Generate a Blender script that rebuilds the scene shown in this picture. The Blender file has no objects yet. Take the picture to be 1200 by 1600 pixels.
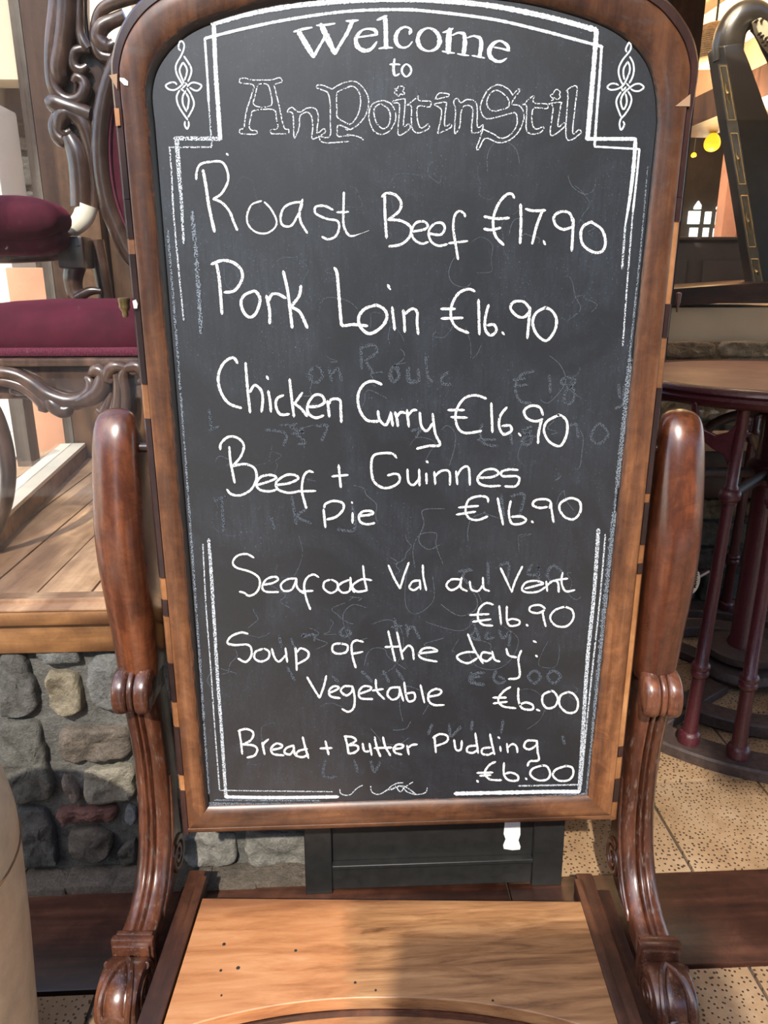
import bpy, bmesh, math, random
from mathutils import Vector, noise as mnoise
random.seed(7)
C = bpy.context.scene.collection
SC = bpy.context.scene

# ------------------------------------------------------------------ camera
F, H = 1155.0, 1.3
PITCH, YAW = math.radians(17.2), math.radians(2.7)
FWD = Vector((math.sin(YAW)*math.cos(PITCH), math.cos(YAW)*math.cos(PITCH), -math.sin(PITCH)))
RIGHT = Vector((math.cos(YAW), -math.sin(YAW), 0))
UP = RIGHT.cross(FWD)
EYE = Vector((0, 0, H))
cam_d = bpy.data.cameras.new('camera'); cam = bpy.data.objects.new('camera', cam_d); C.objects.link(cam)
cam_d.sensor_fit = 'VERTICAL'; cam_d.sensor_height = 36.0; cam_d.lens = 36.0*F/1600.0
cam_d.clip_start = 0.02; cam_d.clip_end = 200
cam.location = EYE
cam.rotation_euler = (math.pi/2-PITCH, 0, -YAW)
SC.camera = cam
# ------------------------------------------------------------------ light
SC.view_settings.view_transform = 'Standard'; SC.view_settings.look = 'None'
SC.view_settings.gamma = 1.0; SC.view_settings.use_curve_mapping = False
SC.view_settings.exposure = 0.12
world = bpy.data.worlds.new('sky'); SC.world = world; world.use_nodes = True
wn = world.node_tree.nodes; wl = world.node_tree.links
bg = wn['Background']; sky = wn.new('ShaderNodeTexSky'); sky.sky_type = 'NISHITA'; sky.sun_disc = False
sky.sun_elevation = math.radians(50); sky.sun_rotation = math.radians(230); sky.dust_density = 1.2
wl.new(sky.outputs['Color'], bg.inputs['Color']); bg.inputs['Strength'].default_value = 0.40
sun_d = bpy.data.lights.new('sun', 'SUN'); sun_d.energy = 5.0; sun_d.angle = math.radians(1.2); sun_d.color = (1.0, .93, .82)
sun = bpy.data.objects.new('sun', sun_d); C.objects.link(sun)
sun.rotation_euler = Vector((0.13, 0.70, -0.68)).to_track_quat('-Z', 'Y').to_euler()
sun.location = (-3, -3, 6)

# ------------------------------------------------------------------ measuring: photo point -> point in the place
def ray(px, py): return FWD + RIGHT*((px-600)/F) + UP*((800-py)/F)
def onY(px, py, Y):
    d = ray(px, py); return EYE + d*(Y/d.y)
def onZ(px, py, Z):
    d = ray(px, py); return EYE + d*((Z-H)/d.z)

# ------------------------------------------------------------------ mesh helpers
class MB:
    turn = None          # (angle, centre x, centre y): the stand's base is turned a little against its board
    def __init__(s): s.v = []; s.f = []; s.col = []; s.c = (1, 1, 1, 1); s.att = None
    def add(s, vs, fs):
        b = len(s.v); s.v += [Vector(v) for v in vs]; s.f += [tuple(i+b for i in f) for f in fs]
        s.col += [s.c]*len(vs); return b
    def box(s, x0, x1, y0, y1, z0, z1, b=0.0):
        if b <= 0:
            vs = [(x, y, z) for z in (z0, z1) for y in (y0, y1) for x in (x0, x1)]
            s.add(vs, [(0, 2, 3, 1), (4, 5, 7, 6), (0, 1, 5, 4), (2, 6, 7, 3), (0, 4, 6, 2), (1, 3, 7, 5)]); return
        bm = bmesh.new(); bmesh.ops.create_cube(bm, size=1)
        for v in bm.verts:
            v.co = Vector(((x0+x1)/2+v.co.x*(x1-x0), (y0+y1)/2+v.co.y*(y1-y0), (z0+z1)/2+v.co.z*(z1-z0)))
        bmesh.ops.bevel(bm, geom=bm.edges[:], offset=b, segments=2, profile=.6, affect='EDGES')
        s.bm(bm)
    def bm(s, bm):
        bm.verts.index_update()
        s.add([v.co.copy() for v in bm.verts], [[v.index for v in f.verts] for f in bm.faces]); bm.free()
    def loft(s, rings, cap=True, closed=True):
        n = len(rings[0]); vs = [p for r in rings for p in r]; fs = []
        for i in range(len(rings)-1):
            for j in range(n if closed else n-1):
                k = (j+1) % n; fs.append((i*n+j, i*n+k, (i+1)*n+k, (i+1)*n+j))
        if cap and closed: fs += [tuple(range(n))[::-1], tuple((len(rings)-1)*n+j for j in range(n))]
        s.add(vs, fs)
    def tube(s, pts, rad, seg=10, flat=1.0, nrm=None, cap=True):
        """tube along pts, radius number or list; flat squashes it along nrm"""
        pts = [Vector(p) for p in pts]; n = len(pts)
        if not hasattr(rad, '__len__'): rad = [rad]*n
        rings = []; prev = None
        for i, p in enumerate(pts):
            t = (pts[min(i+1, n-1)]-pts[max(i-1, 0)]).normalized()
            if nrm is not None: a = Vector(nrm)
            else: a = prev if prev is not None else (Vector((0, 0, 1)) if abs(t.z) < .9 else Vector((0, 1, 0)))
            a = (a - t*a.dot(t)).normalized(); prev = a; b = t.cross(a)
            rings.append([p + (a*math.sin(2*math.pi*k/seg)*flat + b*math.cos(2*math.pi*k/seg))*rad[i] for k in range(seg)])
        s.loft(rings, cap)
    def lathe(s, prof, c=(0, 0, 0), seg=32, axis='z'):
        rings = []
        for r, z in prof:
            ring = []
            for k in range(seg):
                a = 2*math.pi*k/seg; x, y = r*math.cos(a), r*math.sin(a)
                ring.append(Vector(c)+Vector((x, y, z) if axis == 'z' else (x, z, y) if axis == 'y' else (z, x, y)))
            rings.append(ring)
        s.loft(rings, cap=tuple(prof[0]) != tuple(prof[-1]))
    def prism(s, poly, d):
        """poly: 3d points of one face, d: vector to the opposite face"""
        n = len(poly); d = Vector(d); vs = [Vector(p) for p in poly]+[Vector(p)+d for p in poly]
        s.add(vs, [tuple(range(n)), tuple(range(2*n-1, n-1, -1))]+[(i, n+i, n+(i+1) % n, (i+1) % n) for i in range(n)])
    def build(s, name, mat, parent=None, smooth=40, label=None, bevel=0):
        me = bpy.data.meshes.new(name); o = bpy.data.objects.new(name, me); C.objects.link(o)
        if parent is not None:
            q = parent; off = Vector((0, 0, 0))
            while q is not None: off += q.location; q = q.parent
            o.parent = parent
        else:
            lo = [min(v[i] for v in s.v) for i in range(3)]; hi = [max(v[i] for v in s.v) for i in range(3)]
            off = Vector(((lo[0]+hi[0])/2, (lo[1]+hi[1])/2, lo[2])); o.location = off
        if MB.turn:
            an, tx_, ty_ = MB.turn; ca, sa = math.cos(an), math.sin(an)
            s.v = [Vector((tx_+(v.x-tx_)*ca-(v.y-ty_)*sa, ty_+(v.x-tx_)*sa+(v.y-ty_)*ca, v.z)) for v in s.v]
        me.from_pydata([v-off for v in s.v], [], s.f); me.update()
        if len(set(s.col)) > 1:
            a = me.color_attributes.new('tint', 'FLOAT_COLOR', 'POINT')
            for i, c in enumerate(s.col): a.data[i].color = c
        bm = bmesh.new(); bm.from_mesh(me); bmesh.ops.recalc_face_normals(bm, faces=bm.faces[:]); bm.to_mesh(me); bm.free()
        if smooth:
            me.shade_smooth(); me.set_sharp_from_angle(angle=math.radians(smooth))
        me.materials.append(mat)
        if bevel:
            m = o.modifiers.new('bevel', 'BEVEL'); m.width = bevel; m.segments = 2; m.limit_method = 'ANGLE'
        if label: o['label'] = label
        return o

def thing(name, label, cat, loc, group=None):
    o = bpy.data.objects.new(name, None); C.objects.link(o); o.location = loc; o.empty_display_size = .05
    o['label'] = label; o['category'] = cat
    if group: o['group'] = group
    return o
def tag(o, label, cat, group=None):
    o['label'] = label; o['category'] = cat
    if group: o['group'] = group
    return o
def struct(o): o['kind'] = 'structure'; return o
def stuff(o): o['kind'] = 'stuff'; return o

def crom(pts, step):
    """Catmull-Rom through pts (tuples of any length), resampled about every step"""
    if len(pts) == 2:
        a, b = pts; n = max(2, int(math.dist(a[:2], b[:2])/step))
        return [tuple(a[k]+(b[k]-a[k])*i/n for k in range(len(a))) for i in range(n+1)]
    out = []; closed = pts[0][:2] == pts[-1][:2]
    for i in range(len(pts)-1):
        p1, p2 = pts[i], pts[i+1]
        p0 = pts[i-1] if i > 0 else (pts[-2] if closed else p1)
        p3 = pts[i+2] if i+2 < len(pts) else (pts[1] if closed else p2)
        n = max(2, int(math.dist(p1[:2], p2[:2])/step))
        for j in range(n):
            t = j/n
            out.append(tuple(.5*((2*p1[k])+(-p0[k]+p2[k])*t+(2*p0[k]-5*p1[k]+4*p2[k]-p3[k])*t*t+(-p0[k]+3*p1[k]-3*p2[k]+p3[k])*t**3) for k in range(len(p1))))
    out.append(tuple(pts[-1])); return out
def path(pts, Y, step=3):
    return [onY(p[0], p[1], Y) for p in crom(pts, step)]

# ------------------------------------------------------------------ materials
def new_mat(name):
    m = bpy.data.materials.new(name); m.use_nodes = True; nt = m.node_tree
    return m, nt, nt.nodes['Principled BSDF']
def N(nt, typ, **kw):
    n = nt.nodes.new(typ)
    for k, v in kw.items():
        if k in n.inputs: n.inputs[k].default_value = v
        else: setattr(n, k, v)
    return n
def ramp(nt, stops, interp='LINEAR'):
    r = nt.nodes.new('ShaderNodeValToRGB'); r.color_ramp.interpolation = interp
    while len(r.color_ramp.elements) < len(stops): r.color_ramp.elements.new(.5)
    for e, (p, c) in zip(r.color_ramp.elements, stops):
        e.position = p; e.color = (*c, 1) if len(c) == 3 else c
    return r
def coords(nt, scale=(1, 1, 1), rot=(0, 0, 0)):
    tc = nt.nodes.new('ShaderNodeTexCoord'); mp = nt.nodes.new('ShaderNodeMapping')
    mp.inputs['Scale'].default_value = scale; mp.inputs['Rotation'].default_value = rot
    nt.links.new(tc.outputs['Object'], mp.inputs['Vector']); return mp
def mixc(nt, fac, a, b, mode='MIX'):
    m = nt.nodes.new('ShaderNodeMix'); m.data_type = 'RGBA'; m.blend_type = mode
    for sock, v in ((m.inputs['Factor'], fac), (m.inputs['A'], a), (m.inputs['B'], b)):
        pass
    ins = [i for i in m.inputs if i.enabled]
    for i, v in zip(ins, (fac, a, b)):
        if hasattr(v, 'is_linked') or hasattr(v, 'links'): nt.links.new(v, i)
        elif isinstance(v, (int, float)): i.default_value = v
        else: i.default_value = (*v, 1)
    return [o for o in m.outputs if o.enabled][0]
def mth(nt, op, a, b=None, clamp=False):
    m = nt.nodes.new('ShaderNodeMath'); m.operation = op; m.use_clamp = clamp
    for i, v in enumerate((a, b)):
        if v is None: continue
        if isinstance(v, (int, float)): m.inputs[i].default_value = v
        else: nt.links.new(v, m.inputs[i])
    return m.outputs[0]
def bump(nt, bsdf, h, strength=.3, dist=.002):
    b = nt.nodes.new('ShaderNodeBump'); b.inputs['Strength'].default_value = strength; b.inputs['Distance'].default_value = dist
    nt.links.new(h, b.inputs['Height']); nt.links.new(b.outputs[0], bsdf.inputs['Normal'])

def wood(name, dark, mid, light, axis='z', rough=.35, coat=.3, freq=60, blot=9, bumps=.15, tint=False, dirt=None):
    m, nt, b = new_mat(name)
    st = {'x': (.06, 1, 1), 'y': (1, .06, 1), 'z': (1, 1, .06)}[axis]
    mp = coords(nt, st)
    g = N(nt, 'ShaderNodeTexNoise', Scale=freq, Detail=8.0, Roughness=.65); nt.links.new(mp.outputs[0], g.inputs['Vector'])
    st2 = {'x': (.3, 1, 1), 'y': (1, .3, 1), 'z': (1, 1, .3)}[axis]
    mp2 = coords(nt, st2)
    big = N(nt, 'ShaderNodeTexNoise', Scale=blot, Detail=4.0, Roughness=.6, Distortion=.6); nt.links.new(mp2.outputs[0], big.inputs['Vector'])
    s = mth(nt, 'ADD', mth(nt, 'MULTIPLY', g.outputs['Fac'], .5), mth(nt, 'MULTIPLY', big.outputs['Fac'], .5))
    mp3 = coords(nt); fig = N(nt, 'ShaderNodeTexNoise', Scale=blot*4.0, Detail=8.0, Roughness=.75, Distortion=.8); nt.links.new(mp3.outputs[0], fig.inputs['Vector'])
    s = mth(nt, 'ADD', mth(nt, 'MULTIPLY', s, .72), mth(nt, 'MULTIPLY', fig.outputs['Fac'], .28))
    r = ramp(nt, [(.38, dark), (.5, mid), (.62, light)]); nt.links.new(s, r.inputs['Fac'])
    col = r.outputs['Color']
    bl2 = N(nt, 'ShaderNodeTexNoise', Scale=blot*.55, Detail=3.0, Roughness=.55, Distortion=1.0); nt.links.new(mp2.outputs[0], bl2.inputs['Vector'])
    br2 = ramp(nt, [(.38, (.34, .28, .26)), (.60, (1.12, 1.1, 1.08))]); nt.links.new(bl2.outputs['Fac'], br2.inputs['Fac'])
    col = mixc(nt, 1.0, col, br2.outputs['Color'], 'MULTIPLY')
    if dirt:
        dn = N(nt, 'ShaderNodeTexNoise', Scale=14.0, Detail=6.0, Roughness=.7)
        dr = ramp(nt, [(.55, (0, 0, 0)), (.72, (1, 1, 1))]); nt.links.new(dn.outputs['Fac'], dr.inputs['Fac'])
        col = mixc(nt, mth(nt, 'MULTIPLY', dr.outputs['Color'], .7), col, dirt)
    if tint:
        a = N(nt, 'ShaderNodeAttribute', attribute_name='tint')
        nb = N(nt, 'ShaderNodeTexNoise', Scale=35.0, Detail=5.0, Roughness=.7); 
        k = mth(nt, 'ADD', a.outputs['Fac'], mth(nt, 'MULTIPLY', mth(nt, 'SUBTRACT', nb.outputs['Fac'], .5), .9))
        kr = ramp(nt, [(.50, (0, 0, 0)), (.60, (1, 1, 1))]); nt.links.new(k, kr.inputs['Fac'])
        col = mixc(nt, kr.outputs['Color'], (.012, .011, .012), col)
    nt.links.new(col, b.inputs['Base Color'])
    b.inputs['Roughness'].default_value = rough; b.inputs['Coat Weight'].default_value = coat; b.inputs['Coat Roughness'].default_value = .25
    bump(nt, b, g.outputs['Fac'], bumps, .0015)
    return m
def plain(name, col, rough=.6, var=.25, scale=30, bumps=0, coat=0, metal=0, spec=.5, sheen=0):
    m, nt, b = new_mat(name)
    mp = coords(nt); n = N(nt, 'ShaderNodeTexNoise', Scale=float(scale), Detail=5.0, Roughness=.65); nt.links.new(mp.outputs[0], n.inputs['Vector'])
    r = ramp(nt, [(.3, tuple(c*(1-var) for c in col)), (.7, tuple(min(1, c*(1+var)) for c in col))]); nt.links.new(n.outputs['Fac'], r.inputs['Fac'])
    nt.links.new(r.outputs['Color'], b.inputs['Base Color'])
    b.inputs['Roughness'].default_value = rough; b.inputs['Coat Weight'].default_value = coat; b.inputs['Metallic'].default_value = metal
    b.inputs['Specular IOR Level'].default_value = spec
    if sheen: b.inputs['Sheen Weight'].default_value = sheen; b.inputs['Sheen Roughness'].default_value = .35; b.inputs['Sheen Tint'].default_value = (*[min(1, c*4) for c in col], 1)
    if bumps: bump(nt, b, n.outputs['Fac'], bumps, .003)
    return m
def emit(name, col, s):
    m, nt, b = new_mat(name); b.inputs['Base Color'].default_value = (*col, 1)
    b.inputs['Emission Color'].default_value = (*col, 1); b.inputs['Emission Strength'].default_value = s; return m
def glass_mat():
    m = bpy.data.materials.new('window glass'); m.use_nodes = True; nt = m.node_tree; nt.nodes.clear()
    o = nt.nodes.new('ShaderNodeOutputMaterial'); t = nt.nodes.new('ShaderNodeBsdfTransparent'); g = nt.nodes.new('ShaderNodeBsdfGlossy')
    d = nt.nodes.new('ShaderNodeBsdfDiffuse'); d.inputs['Color'].default_value = (.8, .76, .7, 1)
    g.inputs['Roughness'].default_value = .02; t.inputs['Color'].default_value = (.99, .995, .99, 1)
    fw = nt.nodes.new('ShaderNodeLayerWeight'); fw.inputs['Blend'].default_value = .5
    fr = mth(nt, 'ADD', .028, mth(nt, 'MULTIPLY', mth(nt, 'POWER', fw.outputs['Facing'], 5.0), .9))
    mx = nt.nodes.new('ShaderNodeMixShader'); mx2 = nt.nodes.new('ShaderNodeMixShader')
    dn = N(nt, 'ShaderNodeTexNoise', Scale=160.0, Detail=2.0)
    dr = ramp(nt, [(.50, (.002, .002, .002)), (.74, (.006, .006, .006)), (.79, (.16, .16, .16))]); nt.links.new(dn.outputs['Fac'], dr.inputs['Fac'])
    nt.links.new(dr.outputs['Color'], mx2.inputs[0]); nt.links.new(t.outputs[0], mx2.inputs[1]); nt.links.new(d.outputs[0], mx2.inputs[2])
    nt.links.new(fr, mx.inputs[0]); nt.links.new(mx2.outputs[0], mx.inputs[1]); nt.links.new(g.outputs[0], mx.inputs[2])
    nt.links.new(mx.outputs[0], o.inputs['Surface']); return m

def board_mat():
    m, nt, b = new_mat('blackboard paint')
    base = (.0112, .0132, .0168)
    mp = coords(nt, (1, 1, .12)); v = N(nt, 'ShaderNodeTexNoise', Scale=140.0, Detail=4.0, Roughness=.7); nt.links.new(mp.outputs[0], v.inputs['Vector'])
    mp2 = coords(nt); c = N(nt, 'ShaderNodeTexNoise', Scale=5.0, Detail=7.0, Roughness=.62, Distortion=1.2); nt.links.new(mp2.outputs[0], c.inputs['Vector'])
    cr = ramp(nt, [(.40, (0, 0, 0)), (.75, (1, 1, 1))]); nt.links.new(c.outputs['Fac'], cr.inputs['Fac'])
    vr = ramp(nt, [(.35, (.15, .15, .15)), (.75, (1, 1, 1))]); nt.links.new(v.outputs['Fac'], vr.inputs['Fac'])
    d = mth(nt, 'MULTIPLY', cr.outputs['Color'], vr.outputs['Color'])
    # fine curly scratches
    w = N(nt, 'ShaderNodeTexNoise', Scale=22.0, Detail=3.0, Roughness=.5, Distortion=3.5); nt.links.new(mp2.outputs[0], w.inputs['Vector'])
    wr = ramp(nt, [(.490, (0, 0, 0)), (.5, (1, 1, 1)), (.510, (0, 0, 0))]); nt.links.new(w.outputs['Fac'], wr.inputs['Fac'])
    sp = N(nt, 'ShaderNodeTexNoise', Scale=420.0, Detail=1.0); nt.links.new(mp2.outputs[0], sp.inputs['Vector'])
    sr = ramp(nt, [(.70, (0, 0, 0)), (.76, (1, 1, 1))]); nt.links.new(sp.outputs['Fac'], sr.inputs['Fac'])
    f = mth(nt, 'ADD', mth(nt, 'MULTIPLY', d, .060), mth(nt, 'ADD', mth(nt, 'MULTIPLY', wr.outputs['Color'], .022), mth(nt, 'MULTIPLY', mth(nt, 'MULTIPLY', sr.outputs['Color'], cr.outputs['Color']), .35)), clamp=True)
    nt.links.new(mixc(nt, f, base, (.46, .60, .80)), b.inputs['Base Color'])
    b.inputs['Roughness'].default_value = .40; b.inputs['Specular IOR Level'].default_value = .8
    bump(nt, b, v.outputs['Fac'], .08, .001); return m
def chalk_mat(name, col, thr, fade=1.0):
    m, nt, b = new_mat(name)
    mp = coords(nt); n = N(nt, 'ShaderNodeTexNoise', Scale=520.0, Detail=2.0, Roughness=.6); nt.links.new(mp.outputs[0], n.inputs['Vector'])
    r = ramp(nt, [(thr-.07, (0, 0, 0)), (thr+.05, (fade,)*3)]); nt.links.new(n.outputs['Fac'], r.inputs['Fac'])
    nt.links.new(mixc(nt, r.outputs['Color'], (.0112, .0132, .0168), col), b.inputs['Base Color'])
    b.inputs['Roughness'].default_value = .9; b.inputs['Specular IOR Level'].default_value = .2; return m
def tile_mat():
    m, nt, b = new_mat('pitted stone tile')
    mp = coords(nt); v = N(nt, 'ShaderNodeTexVoronoi', voronoi_dimensions='2D', Scale=78.0, Randomness=.9); nt.links.new(mp.outputs[0], v.inputs['Vector'])
    nz = N(nt, 'ShaderNodeTexNoise', Scale=9.0, Detail=3.0); nt.links.new(mp.outputs[0], nz.inputs['Vector'])
    thr = mth(nt, 'MULTIPLY', nz.outputs['Fac'], .36)
    pit = mth(nt, 'LESS_THAN', v.outputs['Distance'], thr)
    n2 = N(nt, 'ShaderNodeTexNoise', Scale=5.0, Detail=8.0, Roughness=.7); nt.links.new(mp.outputs[0], n2.inputs['Vector'])
    r = ramp(nt, [(.3, (.20, .115, .055)), (.5, (.32, .205, .11)), (.72, (.44, .32, .20))]); nt.links.new(n2.outputs['Fac'], r.inputs['Fac'])
    nt.links.new(mixc(nt, pit, r.outputs['Color'], (.055, .03, .018)), b.inputs['Base Color']); b.inputs['Roughness'].default_value = .55
    bump(nt, b, mth(nt, 'SUBTRACT', 1.0, pit), .35, .002); return m
def stone_mat(name, mul=1.0):
    m, nt, b = new_mat(name)
    a = N(nt, 'ShaderNodeAttribute', attribute_name='tint')
    mp = coords(nt); n = N(nt, 'ShaderNodeTexNoise', Scale=22.0, Detail=9.0, Roughness=.72); nt.links.new(mp.outputs[0], n.inputs['Vector'])
    n2 = N(nt, 'ShaderNodeTexNoise', Scale=130.0, Detail=4.0, Roughness=.7); nt.links.new(mp.outputs[0], n2.inputs['Vector'])
    r = ramp(nt, [(.25, (.45*mul,)*3), (.75, (1.45*mul,)*3)]); nt.links.new(n.outputs['Fac'], r.inputs['Fac'])
    r2 = ramp(nt, [(.3, (.75,)*3), (.7, (1.25,)*3)]); nt.links.new(n2.outputs['Fac'], r2.inputs['Fac'])
    c1 = mixc(nt, 1.0, a.outputs['Color'], r.outputs['Color'], 'MULTIPLY')
    nt.links.new(mixc(nt, 1.0, c1, r2.outputs['Color'], 'MULTIPLY'), b.inputs['Base Color']); b.inputs['Roughness'].default_value = .9
    h = mth(nt, 'ADD', n.outputs['Fac'], mth(nt, 'MULTIPLY', n2.outputs['Fac'], .4)); bump(nt, b, h, 1.0, .012); return m

M = {}
M['frame_v'] = wood('veneer upright grain', (.040, .013, .006), (.135, .052, .020), (.27, .115, .045), 'z', .40, .25, 70, 8, tint=True, dirt=(.075, .06, .052))
M['frame_h'] = wood('veneer crosswise grain', (.045, .016, .008), (.15, .062, .026), (.28, .13, .055), 'x', .42, .2, 70, 8, tint=True, dirt=(.085, .07, .06))
M['band'] = wood('dark edge banding', (.012, .006, .006), (.030, .012, .011), (.06, .026, .02), 'z', .35, .3)
M['bare'] = wood('bare orange wood', (.16, .06, .02), (.32, .14, .05), (.46, .23, .1), 'z', .5, 0)
M['post'] = wood('polished mahogany', (.030, .009, .005), (.085, .025, .011), (.20, .062, .022), 'z', .27, .55, 45, 6, .06)
M['carve'] = wood('carved mahogany', (.035, .011, .006), (.085, .028, .014), (.17, .062, .03), 'z', .3, .5, 45, 8, .06, dirt=(.22, .18, .15))
M['runner'] = wood('runner mahogany', (.018, .007, .004), (.045, .016, .009), (.10, .038, .018), 'y', .5, .1)  # mahogany darkened to hold the shadow of the legs in its colour
M['plank'] = wood('dark floor timber', (.018, .008, .006), (.055, .021, .013), (.12, .05, .03), 'x', .38, .25, 40, 5)
M['beam'] = wood('honey oak beam', (.16, .07, .022), (.30, .145, .05), (.42, .22, .09), 'x', .55, 0, 40, 6, .3)
M['deck'] = wood('sun bleached deck boards', (.34, .20, .11), (.56, .36, .21), (.68, .47, .30), 'y', .6, 0, 60, 6, .3)
M['timber'] = wood('honey timber post', (.13, .065, .03), (.24, .13, .065), (.33, .19, .10), 'z', .6, 0, 40, 5, .3)
M['dtimber'] = wood('dark brown timber', (.02, .008, .005), (.055, .022, .011), (.10, .042, .02), 'z', .5, 0)
M['greyt'] = wood('grey weathered timber', (.10, .085, .07), (.17, .15, .125), (.24, .21, .18), 'z', .8, 0, 50, 7, .3)
M['chairw'] = wood('carved chair walnut', (.030, .015, .010), (.075, .040, .027), (.16, .09, .06), 'z', .28, .5, 45, 9, .05)
M['velvet'] = plain('burgundy velvet', (.066, .007, .017), .85, .3, 12, 0, 0, 0, .2, .6)
M['gimp'] = plain('burgundy braid', (.16, .02, .05), .8, .5, 260, .8)
M['iron'] = plain('burgundy painted iron', (.070, .013, .018), .34, .35, 140, .5, .2)
M['irontop'] = plain('dusty burgundy table top', (.27, .145, .115), .5, .25, 9, .1)
M['irondark'] = plain('rusty dark iron', (.055, .036, .031), .6, .4, 60, .4)
M['black'] = plain('matt black paint', (.014, .0135, .0125), .5, .3, 40, .15)
M['white'] = plain('white paint', (.85, .85, .83), .5, .05)
M['fleck'] = plain('pale paint fleck', (.62, .58, .52), .7, .15)
M['brass'] = plain('tarnished brass', (.20, .15, .07), .35, .5, 60, .1, 0, .8)
M['pot'] = plain('beige crinkled tub', (.50, .37, .245), .42, .16, 26, .35, .1)
M['potseam'] = plain('brown seam', (.16, .08, .035), .7, .2)
M['cream'] = plain('cream plaster', (.75, .60, .42), .8, .06, 6)
M['creamrail'] = plain('cream painted rail', (.86, .79, .63), .55, .08, 9)
M['peach'] = plain('peach plaster', (.92, .74, .52), .8, .04)
M['whitepl'] = plain('white painted plaster', (.88, .85, .80), .8, .04)
M['paving'] = plain('pale outdoor paving', (.80, .71, .58), .85, .12, 5)
M['orange'] = plain('terracotta orange board', (.78, .38, .22), .7, .14, 6)
M['harp'] = plain('black lacquered harp wood', (.022, .018, .014), .3, .4, 12, 0, .4)
M['harpface'] = plain('faded olive harp face', (.11, .085, .05), .4, .3, 30, 0, .2)
M['gold'] = plain('dull gilding', (.42, .29, .12), .4, .3, 40, .1, 0, .6)
M['bone'] = plain('bone coloured plate', (.50, .40, .26), .5, .1)
M['pin'] = plain('dark tuning pin', (.05, .035, .02), .4, .1, 30, 0, 0, .6)
M['wicker'] = plain('wicker', (.42, .28, .15), .8, .35, 60, .4)
M['lamp'] = emit('lit amber lamp', (1.0, .50, .02), 1.15)
M['winlit'] = emit('daylit far window', (.90, 1.0, .95), 1.3)
M['darkwall'] = plain('dark pub wall', (.05, .036, .028), .7, .3, 4)
M['tan'] = plain('tan wood', (.36, .22, .13), .6, .2, 8)
M['glass'] = glass_mat(); M['board'] = board_mat(); M['tile'] = tile_mat()
M['stone'] = stone_mat('rubble stone', .80); M['grout'] = plain('dark grout', (.07, .05, .035), .9, .3)
M['chalk'] = chalk_mat('white chalk', (.84, .85, .85), .41)
M['paintline'] = chalk_mat('white chalk paint', (.62, .67, .71), .36)
M['rough'] = chalk_mat('dry chalk outline', (.66, .70, .73), .47)
M['dust'] = chalk_mat('chalk dust', (.45, .52, .60), .50, .45)
M['roughline'] = chalk_mat('worn chalk line', (.60, .65, .70), .48, .92)
M['scratch'] = chalk_mat('faint chalk scratch', (.16, .19, .22), .44, .55)
M['ghost'] = chalk_mat('wiped chalk', (.19, .22, .26), .50, .42)
M['badge'] = plain('cream badge', (.74, .66, .50), .5, .06)
M['blackink'] = plain('black lettering', (.02, .02, .02), .6, .1)

# ================================================================== SETTING
def tiles(x0, x1, y0, y1, name_z=0.0):
    mb = MB()
    w = .32; g = .0035
    xs = [.78+w*k for k in range(-9, 10)]
    y = y0
    for (ya, yb) in [(y0, y1)]:
        rows = []
        t = ya
        while t < yb-.001: rows.append((t, min(t+w, yb))); t += w
        for (a, b) in rows:
            for x in xs:
                if x+w < x0 or x > x1: continue
                dz = random.uniform(-.0008, .0008)
                mb.box(max(x, x0)+g, min(x+w, x1)-g, a+g, b-g, -.02, dz, .0018)
    return mb
f = tiles(-2.1, 3.0, 1.352, 2.9)
g = tiles(-2.1, 3.0, -1.773, 1.107); off = len(f.v)
f.v += g.v; f.f += [tuple(i+off for i in q) for q in g.f]; f.col += g.col
struct(f.build('floor', M['tile']))
b = MB(); b.box(-6, 6, -8, 2.9, -.06, -.0085); struct(b.build('floor_grout', M['grout']))
b = MB(); b.box(-6, 6, -8, -1.78, -.008, -.002); struct(b.build('floor_street', M['paving']))
b = MB()
for x0, x1 in ((-2.1, .34), (.343, 3.0)): b.box(x0, x1, 1.110, 1.349, -.02, .004, .004)
struct(b.build('trim_1', M['plank']))

# ---- rubble walls
def stone(mb, poly, Y, col, lift=.022):
    """poly in (X,Z); irregular rounded stone standing proud of the mortar at Y"""
    mb.c = (*col, 1)
    n = len(poly); cx = sum(p[0] for p in poly)/n; cz = sum(p[1] for p in poly)/n
    ring = []
    for i in range(n):
        a, c = poly[i], poly[(i+1) % n]; k = max(2, int(math.dist(a, c)/.012))
        for j in range(k): ring.append((a[0]+(c[0]-a[0])*j/k, a[1]+(c[1]-a[1])*j/k))
    m = len(ring); smooth = []
    for i in range(m):
        sx = sum(ring[(i+d) % m][0] for d in (-1, 0, 1))/3; sz = sum(ring[(i+d) % m][1] for d in (-1, 0, 1))/3
        nn = mnoise.noise(Vector((sx*45, sz*45, 3)))*.005+mnoise.noise(Vector((sx*110, sz*110, 9)))*.0035; dx, dz = sx-cx, sz-cz; L = math.hypot(dx, dz)+1e-6
        smooth.append((sx+dx/L*nn, sz+dz/L*nn))
    sd = random.random()*20; rings = []
    for sc_, hh in ((1.0, -.006), (.985, .62), (.95, .9), (.86, 1.0), (.72, 1.02), (.54, 1.02), (.36, 1.0), (.14, 1.0)):
        r = []
        for (x, z) in smooth:
            X, Z = cx+(x-cx)*sc_, cz+(z-cz)*sc_
            d = lift*hh+(mnoise.fractal(Vector((X*24, Z*24, sd*7)), .8, 2.2, 5)*.012 if hh > .3 else 0)
            r.append(Vector((X, Y-d, Z)))
        rings.append(r)
    mb.loft(rings); mb.c = (1, 1, 1, 1)
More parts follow.
